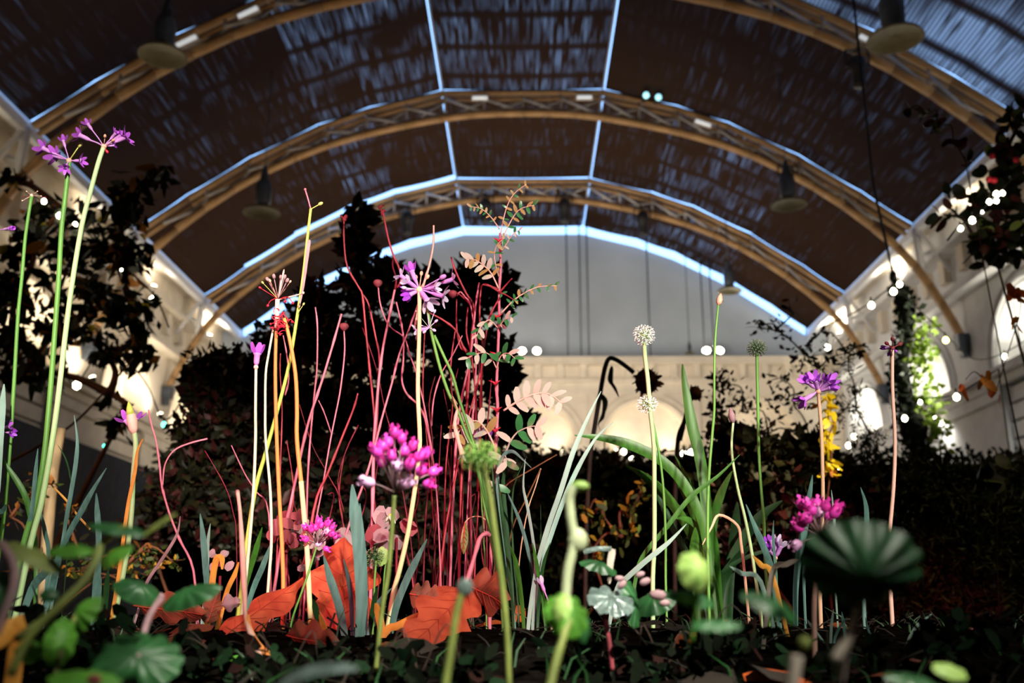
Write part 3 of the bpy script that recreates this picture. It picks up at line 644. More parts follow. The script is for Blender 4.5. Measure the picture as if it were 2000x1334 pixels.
def dropcluster(label, px, w, smat, Y, hubp, fl, mat, pale, rad, name='nodding_onion', group='magenta flower clusters', Yb=None):
    o = thing(name, label, 'flower', root_at(px, Yb or Y), group); stem_part(px, w, smat, o, Y, Yb)
    for i, (x, y, k) in enumerate(fl):
        c = P(x, y, Y + R.uniform(-.02, .015)); h = P(hubp[0], hubp[1], Y); d = (c - h).normalized(); rr = U(rad, Y) * R.uniform(.85, 1.1)
        m = MB(); m.ell(c, (rr * .85, rr * .85, rr), 8, 6, d.to_track_quat('Z', 'Y').to_matrix())
        for j in range(5):
            u = Quaternion(d, j * 2 * PI / 5) @ d.orthogonal().normalized()
            m.add([c + u * rr * .5, c + d * rr + u * rr * .9 - d.cross(u) * rr * .3, c + d * rr * 1.5 + u * rr * .6, c + d * rr + u * rr * .9 + d.cross(u) * rr * .3], [(0, 1, 2, 3)])
        f = m.build('floret', pale if k else mat, o)
        MB().tube([h, h.lerp(c, .5) + V((0, 0, .0008)), c], U(1.2, Y), 5).build('pedicel', m_palel, f)
    return o
dropcluster('large blurred magenta cluster close in front of the cream stem', [(770, 968), (768, 1000), (765, 1040), (758, 1120), (745, 1200)], 9, m_leafo, .57, (772, 962),
    [(735, 882, 0), (758, 864, 0), (785, 856, 0), (806, 870, 0), (818, 892, 0), (790, 882, 0), (764, 890, 0), (745, 902, 0), (776, 912, 1), (719, 942, 1), (836, 946, 0), (822, 920, 0), (846, 922, 0), (800, 906, 0), (776, 948, 1), (796, 944, 1), (830, 888, 0), (770, 845, 0), (748, 872, 0)], m_mag, m_magp, 13)
dropcluster('small sharp magenta cluster in front of the red oak leaf', [(618, 1068), (613, 1085), (602, 1120), (588, 1160), (572, 1205)], 4, m_gstem, .92, (619, 1064),
    [(597, 1031, 0), (622, 1019, 0), (617, 1031, 0), (608, 1033, 0), (640, 1022, 0), (648, 1030, 0), (638, 1038, 1), (632, 1042, 1), (648, 1043, 0), (656, 1048, 0), (597, 1053, 0), (622, 1062, 1), (637, 1072, 0), (628, 1026, 0), (642, 1046, 0)], m_mag, m_magp, 8)
dropcluster('blurred magenta cluster on the right in front of the tan stem', [(1599, 1052), (1596, 1090), (1592, 1150), (1590, 1200)], 10, m_pinkst, .66, (1600, 1046),
    [(1565, 985, 0), (1580, 990, 0), (1596, 984, 0), (1612, 988, 0), (1630, 1002, 0), (1590, 1002, 1), (1575, 1012, 0), (1560, 1030, 0), (1612, 1054, 1), (1556, 1064, 1), (1642, 1036, 0), (1604, 1000, 1), (1618, 1008, 0), (1634, 994, 0), (1586, 996, 0), (1566, 1020, 0)], m_mag, m_magp, 12)
# white daisy-like flower
px = [(764, 1020), (767, 1045), (760, 1075), (752, 1110), (748, 1160)]
r = thing('white_flower', 'small white drooping flower in front of the pale pink leaf', 'flower', root_at(px, .95)); stem_part(px, 3, m_gstem, r, .95)
c = P(763, 1006, .95); hub(r, (763, 1008), .95, 5, m_ygbud)
for k in range(9):
    a = 2 * PI * k / 9; d = V((math.cos(a), .45 * math.sin(a), -.55 + .3 * math.sin(k * 2.1))).normalized(); inst('petal', PET['white'], r, c, basis(d, V((0, 0, 1))), U(17, .95) * R.uniform(.8, 1.1))
# withered flower hanging
a = path([(893, 800), (888, 830), (893, 852), (897, 868), (904, 888)], .95)
r = thing('withered_flower', 'withered salmon trumpet flower hanging by the green pair', 'flower', a[-1])
MB().tube(a, [U(w, .95) / 2 for w in [4, 6, 8, 7, 9, 6, 8, 11, 10, 9, 8, 9, 8, 9, 10, 12, 13][:len(a)]], 8).build('dry_tube', m_pinkst, r)
for k in range(5):
    d = V((math.cos(k * 1.25), .3 * math.sin(k), -.5)).normalized(); inst('petal', PET['lilac'], r, a[-1], basis(d, V((0, 0, 1))), U(13, .95))
MB().tube([a[0], P(884, 775, .952), P(893, 790, .955)], U(2, .95), 5).build('pedicel', m_tan, r)
# ------------------------------------------------------------------ dry seed heads at centre left
def seedstem(label, px, w, mat, Y, extra, name='seed_stalk', Yb=None, taper=(.8, 1.1)):
    r = thing(name, label, 'dry flower', root_at(px, Yb or Y)); stem_part(px, w, mat, r, Y, Yb, taper=taper)
    return r
r = seedstem('orange stalk topped by a salmon fan of pale seed heads', [(542, 585), (540, 640), (538, 700), (538, 760), (540, 840), (545, 960), (553, 1120)], 8, m_orange, .93, None, Yb=.96)
stem_part([(542, 585), (541, 610), (540, 640)], 9.5, m_pinkst, r, .928, name='hairy_neck', ground=False)
for x, y, k, mt in ((522, 545, 5, m_palel), (535, 540, 5, m_palel), (513, 552, 3, m_ygbud), (556, 541, 5, m_palel), (561, 548, 5, m_palel), (567, 550, 3, m_bud), (508, 562, 3, m_thorn), (527, 548, 4, m_bud), (548, 541, 4, m_palel)): bud(r, (543, 584), (x, y), .93, k, m_bud if mt is m_bud else mt, R.uniform(-.015, .012), 'seed_head')
MB().tube(path([(543, 582), (549, 553), (555, 526)], .93), [U(4, .93) / 2] * 8 + [U(1.5, .93) / 2], 6).build('spike', m_pinkst, r)
for pp in ([(545, 585), (565, 580), (585, 575), (592, 572)], [(540, 582), (528, 588), (523, 597)], [(546, 584), (562, 580), (572, 592)], [(546, 584), (556, 582), (557, 589)]):
    q = path(pp, .93, .92); m = MB(); m.tube(q, U(2.4 if pp[0][0] == 545 and pp[-1][0] == 592 else 1.3, .93) / 2 * 1.3, 5); m.ell(q[-1], U(3, .93), 6, 5); m.build('side_ray', m_pinkst if pp[-1][0] == 592 else m_thorn, r)
r = seedstem('curved cream and orange stalk with a tangled red withered head', [(555, 622), (565, 660), (577, 730), (580, 800), (580, 860), (590, 960), (600, 1080), (606, 1212)], 9, m_orange, .925, None, Yb=.93)
stem_part([(588, 940), (594, 1010), (600, 1080), (606, 1208)], 10, m_cream, r, .922, .926, name='cream_base', ground=False)
b = MB()
for k in range(26):
    c = P(552 + R.uniform(-14, 12), 622 + R.uniform(-18, 22), .925 + R.uniform(-.008, .008)); q = [c]
    for j in range(4): q.append(q[-1] + V((R.uniform(-1, 1), R.uniform(-.4, .4), R.uniform(-1, .7))) * U(8, .93))
    b.tube(smooth(q, 2), U(1.1, .93), 4)
    if k % 3 == 0: b.ell(q[-1], U(2.6, .93), 6, 4)
b.build('withered_head', m_thorn, r)
r = seedstem('thin ivory stalk left of the orange seed stalk', [(534, 640), (525, 690), (519, 730), (518, 800), (519, 860), (528, 960), (530, 1060), (525, 1130)], 5.5, m_palest, .94, None, Yb=.95)
r = seedstem('tall leaning yellow green stem with a forked pink tip and round bud', [(607, 408), (602, 450), (592, 540), (580, 620), (565, 710), (545, 790), (520, 880), (500, 950), (485, 1040), (476, 1110)], 8, m_ygreen, .945, None, Yb=.96, taper=(.7, 1.15))
q = path([(607, 409), (602, 390), (596, 370)], .945); m = MB(); m.tube(q, U(2.6, .945) / 2 * 1.2, 6); m.ell(q[-1], U(3, .94), 6, 5); m.build('pink_fork', m_pinkred, r)
bud(r, (608, 408), (626, 398), .945, 5, m_ygbud); bud(r, (582, 612), (593, 594), .945, 3, m_ygbud)
MB().blade(path([(604, 468), (600, 500), (592, 560), (584, 600)], .943), [U(w, .94) for w in (5, 7, 7, 7, 7, 6, 6, 5, 5, 4, 4, 3, 3)], .4).build('split_sheath', m_palel, r)
px = [(464, 960), (469, 1000), (474, 1080), (478, 1160), (480, 1205), (490, 1240), (510, 1290), (532, 1340)]
r = thing('broken_stalk', 'pinkish flattened broken stalk left of the yellow green stem', 'dry stem', root_at(px, .72)); q = path(px, .8, .66)
MB().tube(q, [U(9, .8) / 2 * (1 - .25 * math.sin(i * .5)) for i in range(len(q))], 7).build('stalk', m_pinkst, r)
MB().blade(path([(482, 1200), (486, 1225), (505, 1260), (540, 1290)], .72, .68), [.004] * 13, .3).build('torn_strip', m_orange, r)
# ------------------------------------------------------------------ red twig shrubs
def shoots(label, base, Y, data, group=None):
    b = P(base, 1200, Y); b.z = gz(b.x, b.y); r = thing('red_twig_shrub', label, 'shrub', b, group)
    for px, w, mt, Ya in data:
        bare = px[-1][1] < 1000
        stem_part(px, w, mt, r, Ya, Ya + .02, 'shoot', ground=not bare, taper=(.7, 1.15), n=6, lump=True)
    return r
shoots('tall bare red and pink twigs between the orange stalks and the cream stem', 720, 1.1, [
    ([(672, 432), (672, 470), (678, 520), (700, 560), (708, 578), (714, 640), (722, 720), (730, 800), (732, 850), (730, 930), (728, 1050)], 4.5, m_red, 1.1),
    ([(706, 572), (720, 595), (733, 655), (741, 700), (738, 780), (732, 880)], 4, m_red, 1.11),
    ([(748, 412), (757, 460), (768, 498), (778, 520), (784, 545), (776, 562)], 4.5, m_red, 1.07), ([(769, 500), (767, 520), (774, 545), (771, 570)], 4, m_dred, 1.08),
    ([(771, 566), (760, 620), (748, 680), (740, 740), (735, 800), (730, 870), (728, 960), (726, 1080)], 6.5, m_pinkred, 1.04),
    ([(774, 590), (787, 650), (788, 700), (785, 742), (795, 770), (818, 793), (834, 830), (845, 900)], 4.5, m_pinkred, 1.05),
    ([(818, 590), (800, 640), (780, 692), (765, 750), (745, 820), (733, 868), (715, 930), (690, 1000), (660, 1100), (640, 1200)], 5, m_pinkred, 1.03),
    ([(616, 600), (620, 640), (619, 720), (614, 770), (605, 870), (600, 960), (598, 1080)], 4, m_pinkred, 1.06),
    ([(667, 613), (648, 680), (630, 740), (610, 800), (598, 842), (585, 900), (562, 1010), (545, 1090)], 6, m_pinkred, 1.0),
    ([(699, 768), (690, 800), (665, 862), (640, 925), (612, 1000)], 5, m_red, 1.02), ([(622, 782), (634, 808), (648, 850)], 2.5, m_pinkred, 1.03),
    ([(548, 690), (547, 725), (551, 800), (548, 900), (545, 1000), (540, 1100)], 3, m_red, 1.0), ([(553, 655), (560, 692), (564, 740), (557, 772)], 3, m_pinkred, 1.0),
    ([(708, 640), (735, 720), (752, 800), (768, 860), (790, 980), (805, 1080)], 2.5, m_dred, 1.14), ([(830, 640), (826, 760), (834, 860), (846, 1000), (850, 1100)], 3, m_red, 1.14),
    ([(585, 790), (610, 870), (642, 930), (668, 1000)], 2, m_dred, 1.15), ([(850, 735), (838, 790), (845, 880), (832, 1000), (828, 1100)], 3, m_dred, 1.12),
    ([(847, 440), (846, 480), (838, 520), (829, 550), (822, 580), (810, 640)], 5, m_pinkst, .99), ([(672, 1000), (660, 940), (676, 880), (700, 830)], 2, m_dred, 1.16)])
shoots('dense red twigs behind the green pair and left of the thorny sapling', 905, 1.08, [
    ([(881, 502), (890, 530), (910, 572), (926, 602), (921, 660), (917, 720), (912, 800), (905, 860), (900, 1000)], 5, m_red, 1.08),
    ([(892, 585), (892, 640), (900, 680), (915, 692), (910, 780)], 3.5, m_red, 1.09), ([(893, 572), (908, 584), (926, 604)], 3.5, m_red, 1.085),
    ([(936, 552), (930, 590), (925, 640), (918, 700), (905, 762), (895, 820), (890, 882), (884, 1000)], 5, m_pinkred, 1.06),
    ([(978, 568), (962, 560), (945, 555), (939, 570), (937, 622), (943, 680), (938, 740)], 3.5, m_red, 1.05),
    ([(974, 585), (956, 620), (946, 670), (942, 702), (940, 760), (938, 860), (934, 960)], 5, m_red, 1.05),
    ([(820, 602), (842, 613), (865, 625), (890, 645), (904, 676), (916, 694)], 4.5, m_red, 1.07),
    ([(903, 655), (885, 692), (862, 730), (847, 780), (843, 832)], 3, m_pinkred, 1.04), ([(882, 870), (878, 1000), (874, 1110)], 3, m_dred, 1.1), ([(862, 830), (855, 960), (848, 1100)], 3, m_dred, 1.12),
    ([(905, 880), (903, 1000), (898, 1110)], 3, m_red, 1.1), ([(922, 900), (917, 1000), (912, 1090)], 3, m_dred, 1.12), ([(938, 880), (934, 990), (928, 1100)], 3, m_red, 1.09),
    ([(914, 600), (911, 650), (922, 700), (930, 790), (925, 880)], 4, m_red, 1.07), ([(890, 640), (880, 720), (884, 800), (872, 900), (868, 1030)], 3.5, m_red, 1.1),
    ([(928, 640), (936, 720), (924, 800), (918, 880), (920, 1000)], 3.5, m_pinkred, 1.08), ([(895, 720), (888, 760), (905, 800), (915, 860)], 3, m_dred, 1.09), ([(948, 700), (930, 760), (912, 830), (890, 930), (868, 1050)], 4, m_red, 1.06),
    ([(960, 740), (952, 830), (946, 900), (950, 1010)], 3, m_dred, 1.1), ([(866, 760), (880, 830), (893, 900), (905, 1010)], 2.5, m_dred, 1.13)])
shoots('thin forked crimson twig beside the sheathed bud', 380, 1.05, [
    ([(290, 800), (296, 830), (305, 862), (312, 910), (316, 948), (330, 1000), (350, 1052), (378, 1115)], 4.5, m_pinkred, 1.03), ([(318, 948), (322, 908), (340, 880), (370, 866), (405, 857)], 3.5, m_pinkred, 1.03),
    ([(452, 870), (478, 925), (500, 960), (525, 1005)], 3, m_pinkred, 1.05), ([(400, 880), (440, 950), (455, 1000), (462, 1050)], 2, m_dred, 1.08)])
shoots('low tangle of dark purple twigs at the foot of the red stems', 800, 1.2, [([(x, 860 + (i * 53) % 130), (x + dx, 970), (x - dx * .4, 1060), (x + dx * .3, 1130)], 2.6, m_dred if i % 3 else m_red, 1.16 + .02 * (i % 4)) for i, (x, dx) in enumerate(((560, 14), (590, -18), (640, 12), (672, -10), (700, 16), (745, -14), (800, 18), (815, -10), (842, 14), (858, -16), (872, 9), (890, -12), (915, 14), (925, -10), (945, 12)))])
for label, px, c, Y in (('dried pink button flower head on a thin curved stalk near the lilac flowers', [(739, 562), (742, 590), (752, 622), (766, 642), (790, 660), (800, 692), (812, 725), (830, 800), (846, 900), (856, 1010)], (738, 553), 1.05),
                        ('dried pink button flower head on a thin straight stalk before the dark shrub', [(672, 647), (673, 690), (665, 760), (655, 812), (645, 862), (630, 950), (612, 1050)], (672, 638), 1.04),
                        ('dried red button flower head tilted beside the white lilac star', [(893, 578), (899, 570), (908, 580), (920, 600), (930, 690), (925, 800), (915, 950)], (884, 574), 1.07)):
    r = thing('dried_flower', label, 'dry flower', root_at(px, Y), 'dried button flower heads'); stem_part(px, 3, m_pinkred, r, Y)
    cc = P(c[0], c[1], Y); m = MB(); rr = U(9, Y)
    m.tube([cc + V((0, 0, z * rr)) for z in (-1, -.5, .1, .6, .8)], [rr * x for x in (.25, .8, 1.08, .8, .3)], 12); m.build('flower_head', m_crimpl, r)
for lb, x, y in (('dry seed knob at the tip of a red twig above the umbel gap', 671, 424), ('curled dry knob at the tip of the tall red twig right of it', 745, 407)):
    r = thing('dried_flower', lb, 'dry flower', P(x, y + 14, 1.09)); m = MB()
    for k in range(5): m.ell(P(x + R.uniform(-5, 6), y + R.uniform(-6, 8), 1.09), U(R.uniform(2.5, 5), 1.09), 6, 5)
    m.tube(path([(x - 6, y - 4), (x, y + 4), (x + 1, y + 14)], 1.09), U(1.8, 1.09), 5); m.build('knob', m_red, r)
# ------------------------------------------------------------------ thorny sapling with compound leaves
px = [(977, 455), (977, 490), (978, 520), (975, 570), (975, 620), (972, 700), (970, 760), (972, 800), (968, 880), (966, 960), (960, 1050), (958, 1130)]
sap = thing('thorny_sapling', 'tall thorny red sapling with compound leaves, tallest plant at the centre', 'sapling', root_at(px, 1.0))
stem_part(px, 6, m_pinkred, sap, .99, 1.0, taper=(.8, 1.2), lump=True)
for x, y in ((972, 618), (970, 692), (968, 748), (971, 800), (968, 840), (976, 470)):
    for s in (-1, 1):
        a = P(x, y, .99); e = a + V((s * U(14 if s < 0 else 10, .99), -.003, U(4, .99)))
        MB().tube([a - V((0, 0, U(3, .99))), a.lerp(e, .35), e], [U(4, .99), U(2, .99), .0001], 6).build('thorn', m_thorn, sap)
def cleaf(px, n, size, kinds, Y=.99, droop=.5, w=2.2, mat=None, dy=-.02, sides=(-1, 1), end=True, t0=.22, ang=1.0):
    q = path(px, Y, Y + dy); rc = MB().tube(q, [U(w, Y) / 2 * (1.2 - .7 * i / len(q)) for i in range(len(q))], 6).build('compound_leaf', mat or m_pinkst, sap, org=q[0])
    m = len(q)
    for j in range(n):
        f = t0 + (1 - t0) * (j / max(1, n - 1)) * .95; i = min(m - 2, int(f * (m - 1))); c = q[i].lerp(q[i + 1], f * (m - 1) - i); t = (q[i + 1] - q[i]).normalized()
        nn = V((0, -1, .15)); sd = t.cross(nn).normalized()
        for s in sides:
            if j == n - 1 and not end: continue
            d = (sd * s * ang + t * .55 + V((0, R.uniform(-.5, .2), -droop * R.uniform(.4, 1.1)))).normalized()
            k = size * (1 - .35 * abs(f - .5)) * R.uniform(.85, 1.1)
            inst('leaflet', SAPL[kinds[(j + (s > 0)) % len(kinds)]], rc, c, basis(d, nn + V((R.uniform(-.3, .3), 0, R.uniform(-.2, .6)))), U(k, Y))
    return rc
cleaf([(977, 460), (988, 410), (1003, 380), (1028, 360)], 6, 13, ('bronze', 'green', 'bronze'), droop=.6)
cleaf([(976, 448), (957, 422), (938, 407), (919, 404)], 7, 12, ('green', 'bronze'), droop=.5)
cleaf([(979, 470), (1000, 428), (1017, 408), (1043, 401)], 6, 18, ('bronze', 'green'), droop=.7)
cleaf([(980, 490), (990, 475), (1003, 456), (1014, 450)], 4, 14, ('green', 'pale'), droop=.6)
cleaf([(974, 540), (966, 505), (970, 480), (985, 465)], 4, 16, ('green', 'bronze'), droop=.8)
cleaf([(974, 564), (960, 535), (945, 519), (928, 508), (912, 506)], 6, 25, ('pale', 'bronze', 'pale'), droop=.35, w=3)
cleaf([(979, 612), (1000, 590), (1020, 575), (1050, 561), (1088, 558)], 8, 14, ('green', 'green', 'bronze'), droop=.9, w=3)
cleaf([(975, 572), (990, 555), (1000, 544)], 1, 2, ('bronze',), w=4, mat=m_red, sides=()); cleaf([(974, 570), (958, 560), (943, 556)], 1, 2, ('bronze',), w=4, mat=m_red, sides=()); cleaf([(977, 572), (988, 576), (1004, 586)], 2, 12, ('green',), w=3, mat=m_red)
cleaf([(972, 640), (955, 625), (938, 640), (932, 655)], 4, 20, ('pale', 'green'), droop=.9)
cleaf([(974, 640), (985, 625), (1000, 620)], 3, 18, ('green', 'pale'), droop=.3)
cleaf([(970, 720), (955, 692), (935, 690), (912, 700)], 4, 26, ('pale', 'green'), droop=.8); cleaf([(970, 720), (978, 696), (992, 690), (1006, 700)], 4, 24, ('green', 'green', 'pale'), droop=.4)
cleaf([(984, 802), (1008, 786), (1040, 771), (1070, 769), (1098, 788)], 7, 32, ('pale',), droop=-.02, w=4, t0=.12, ang=1.15)
cleaf([(965, 870), (950, 840), (930, 822), (905, 832), (893, 850)], 5, 34, ('pale', 'bronze', 'pale'), droop=.2, w=3.5)
cleaf([(962, 960), (985, 890), (1005, 850), (1030, 835), (1050, 832)], 5, 34, ('pale', 'pale', 'green', 'green'), droop=.5, w=4, mat=m_sapund)
cleaf([(962, 980), (970, 930), (985, 890), (990, 905)], 2, 34, ('pale', 'green'), droop=.7, w=3, mat=m_sapund)
# ------------------------------------------------------------------ grasses and strap leaves
def tuft(label, base, Y, data, name='grass_tuft', cat='grass', group=None):
    b = P(base[0], base[1], Y); b.z = gz(b.x, b.y); r = thing(name, label, cat, b, group)
    for px, w, mt, Ya, *o in data:
        g = o[0] if o else True; q = path(px, Ya, Ya + .02, g); n = len(q) - 1
        ws = [U(w, Ya) * min(1, .12 + 3.2 * i / n) * (1 if i < n * .6 else 1 - .35 * (i / n - .6) / .4) for i in range(n + 1)]
        MB().blade(q, ws, .3, (R.uniform(-.25, .25), R.uniform(-.6, .6))).build('blade', mt, r)
    return r
tuft('tuft of dark grass with two long pale blades leaning right', (1030, 1190), .96, [
    ([(1026, 896), (1022, 950), (1030, 990), (1040, 1050), (1045, 1100), (1042, 1180)], 6, m_pstrap, .95), ([(1174, 764), (1150, 812), (1120, 882), (1095, 960), (1070, 1032), (1050, 1105), (1035, 1195)], 10, m_pstrap, .95),
    ([(1198, 824), (1162, 858), (1127, 918), (1100, 980), (1075, 1050), (1055, 1115), (1044, 1185)], 9, m_pstrap, .96), ([(1038, 914), (1018, 895), (1002, 882), (985, 888), (972, 925), (975, 1000), (985, 1090), (1000, 1170)], 7, m_strap, .97),
    ([(992, 898), (983, 940), (990, 1030), (1000, 1140)], 8, m_dgrass, .98), ([(1023, 903), (1004, 950), (1000, 1020), (1004, 1100), (1012, 1180)], 4, m_dgrass, .98), ([(990, 960), (1013, 1012), (1030, 1070), (1040, 1130)], 7, m_strap, .96),
    ([(930, 915), (955, 1000), (975, 1080), (988, 1175)], 9, m_gstrap, .94), ([(996, 1065), (1010, 1110), (1020, 1190)], 9, m_gstrap, .95), ([(960, 900), (968, 980), (978, 1060), (990, 1180)], 8, m_dgrass, .97), ([(972, 930), (980, 1000), (990, 1080), (1000, 1180)], 7, m_dgrass, .96),
    ([(1056, 986), (1056, 1060), (1050, 1150)], 3, m_dgrass, 1.0), ([(1040, 1060), (1050, 1110), (1062, 1180)], 8, m_gstrap, .95), ([(1075, 1060), (1060, 1110), (1052, 1190)], 7, m_dgrass, .95)])
for lb, px, w in (('thin brown twig slanting behind the dark grass tuft, upper one', [(1088, 888), (1040, 916), (985, 952), (975, 1000)], 3), ('thin brown twig slanting behind the dark grass tuft, lower one', [(1056, 916), (1030, 970), (1000, 1035), (990, 1120)], 3), ('thin straight twig with a pinkish tip by the grass', [(1056, 915), (1046, 950), (1030, 1000), (1015, 1090)], 2.5)):
    q = path(px, 1.02, 1.04, True); tag(MB().tube(q, U(w, 1.02) / 2, 6).build('twig', m_tan if 'pink' in lb else m_rtwig, org=q[-1]), lb, 'twig', 'thin twigs by the grass')
tuft('blue green strap leaves standing before the red oak leaf, widest blade in the middle', (705, 1230), .88, [
    ([(688, 946), (692, 990), (700, 1050), (705, 1110), (706, 1190), (700, 1290)], 25, m_strap, .85), ([(703, 983), (707, 1040), (712, 1110), (714, 1200)], 10, m_strap, .88), ([(834, 1053), (815, 1090), (795, 1130), (775, 1180), (765, 1225)], 14, m_strap, .88),
    ([(766, 1148), (745, 1170), (732, 1192), (722, 1230)], 9, m_strap, .87), ([(632, 1085), (644, 1130), (660, 1180), (672, 1240)], 16, m_strap, .87), ([(671, 1092), (680, 1130), (686, 1180), (688, 1240)], 9, m_strap, .9), ([(612, 1170), (620, 1205), (630, 1250)], 12, m_dgrass, .86), ([(738, 1145), (730, 1180), (722, 1230)], 10, m_dgrass, .87)], 'strap_leaf_plant', 'plant')
tuft('grey green strap leaves under the tall violet flowers', (90, 1180), .97, [
    ([(145, 811), (151, 860), (148, 905), (140, 955), (130, 1010), (122, 1060)], 8, m_strap, .96), ([(208, 914), (180, 960), (157, 1003), (135, 1042), (110, 1100)], 11, m_strap, .95), ([(188, 963), (190, 1000), (193, 1060), (190, 1150)], 11, m_strap, .96),
    ([(-8, 880), (22, 922), (46, 962), (58, 1000), (70, 1080)], 11, m_gstrap, .98), ([(74, 876), (70, 920), (62, 1000), (50, 1060)], 8, m_strap, .97), ([(8, 750), (5, 790), (0, 860), (-10, 1000)], 13, m_pstrap, .94), ([(12, 985), (4, 1000), (-14, 1020)], 9, m_strap, .94),
    ([(112, 868), (128, 895), (137, 930), (140, 980)], 3, m_dgrass, .98), ([(80, 1000), (88, 1040), (95, 1090)], 8, m_strap, 1.0), ([(106, 1092), (85, 1122), (62, 1152)], 15, m_strap, .9), ([(120, 1090), (108, 1120), (98, 1160)], 11, m_strap, .91), ([(190, 1096), (190, 1150), (186, 1215)], 17, m_strap, .9), ([(212, 1108), (206, 1160), (200, 1220)], 12, m_dgrass, .92)], 'strap_leaf_plant', 'plant')
tuft('short grey green strap blades left of the broken pinkish stalk', (405, 1150), .97, [
    ([(391, 1003), (397, 1050), (402, 1110), (404, 1150)], 12, m_strap, .96), ([(411, 1022), (406, 1060), (404, 1120)], 6, m_pstrap, .97), ([(352, 1008), (345, 1045), (318, 1090), (290, 1132), (280, 1160)], 6, m_palel, .9), ([(512, 1030), (498, 1080), (480, 1140)], 11, m_gstrap, .96), ([(530, 1060), (512, 1110), (495, 1150)], 11, m_strap, .95), ([(478, 1080), (475, 1120), (470, 1160)], 8, m_gstrap, .97)], 'strap_leaf_plant', 'plant')
tuft('clump of long green strap leaves on the right with one tall twisted blade', (1385, 1120), 1.15, [
    ([(1333, 711), (1338, 750), (1352, 830), (1366, 885), (1378, 960), (1384, 1060), (1386, 1120)], 22, m_gstrap, 1.1), ([(1122, 850), (1160, 853), (1210, 862), (1262, 882), (1305, 910), (1342, 955), (1372, 1020), (1384, 1100)], 20, m_gstrap, 1.08),
    ([(1222, 910), (1260, 932), (1302, 972), (1342, 1030), (1370, 1100)], 20, m_gstrap, 1.14), ([(1445, 888), (1402, 930), (1350, 970), (1302, 1030), (1255, 1088), (1240, 1140)], 9, m_gstrap, 1.0), ([(1300, 905), (1330, 950), (1355, 1010), (1375, 1100)], 14, m_gstrap, 1.16), ([(1318, 890), (1345, 940), (1368, 1000), (1384, 1090)], 10, m_gstrap, 1.15),
    ([(1430, 920), (1410, 960), (1395, 1010), (1388, 1090)], 16, m_gstrap, 1.2), ([(1528, 978), (1490, 1005), (1455, 1050), (1420, 1120)], 20, m_dgrass, 1.2), ([(1440, 980), (1436, 1040), (1425, 1120)], 20, m_dgrass, 1.22), ([(1300, 985), (1340, 1010), (1370, 1060), (1385, 1120)], 12, m_gstrap, 1.18), ([(1318, 1012), (1345, 1015), (1370, 1040), (1385, 1080)], 12, m_gstrap, 1.1),
    ([(1270, 930), (1300, 1000), (1330, 1060), (1365, 1130)], 14, m_dgrass, 1.18), ([(1358, 1030), (1358, 1080), (1362, 1140)], 22, m_gstrap, 1.1), ([(1560, 1060), (1480, 1080), (1420, 1110), (1395, 1150)], 8, m_dgrass, 1.15), ([(1395, 1030), (1400, 1080), (1404, 1140)], 10, m_gstrap, 1.12), ([(1475, 1060), (1440, 1090), (1412, 1140)], 14, m_dgrass, 1.16)], 'strap_leaf_plant', 'plant')
tuft('pale blue green blades around the right magenta cluster', (1520, 1150), .92, [
    ([(1341, 1023), (1305, 1060), (1262, 1095), (1225, 1128), (1205, 1150)], 10, m_pstrap, .92), ([(1457, 985), (1475, 1030), (1492, 1070), (1506, 1110), (1512, 1150)], 12, m_strap, .93), ([(1511, 1016), (1510, 1050), (1514, 1100), (1518, 1150)], 5, m_strap, .93), ([(1587, 928), (1580, 975), (1572, 1030), (1562, 1080), (1555, 1150)], 14, m_strap, .95), ([(1624, 957), (1628, 1000), (1632, 1060), (1630, 1120)], 5, m_pstrap, .94), ([(1681, 952), (1692, 990), (1692, 1040), (1686, 1110)], 9, m_strap, .92), ([(1425, 1106), (1450, 1120), (1486, 1136)], 9, m_pstrap, .75), ([(1470, 1085), (1488, 1105), (1508, 1122)], 10, m_ostrap, .8), ([(1562, 1092), (1535, 1102), (1508, 1120)], 11, m_sapund, .7), ([(1820, 1199), (1792, 1222), (1775, 1250), (1766, 1275)], 6, m_pstrap, .75), ([(1585, 1050), (1576, 1080), (1570, 1120)], 6, m_strap, .9)], 'strap_leaf_plant', 'plant')
tuft('pair of short blades under the large scalloped leaf', (1620, 1240), .8, [([(1628, 1190), (1624, 1220), (1622, 1262)], 5, m_pstrap, .78), ([(1655, 1205), (1640, 1225), (1630, 1250)], 5, m_strap, .78), ([(1576, 1210), (1584, 1222), (1592, 1232)], 5, m_pstrap, .78), ([(1644, 1195), (1648, 1220), (1652, 1250)], 6, m_strap, .8), ([(1690, 1205), (1694, 1225), (1702, 1248)], 4, m_strap, .8)], 'grass_tuft', 'grass')
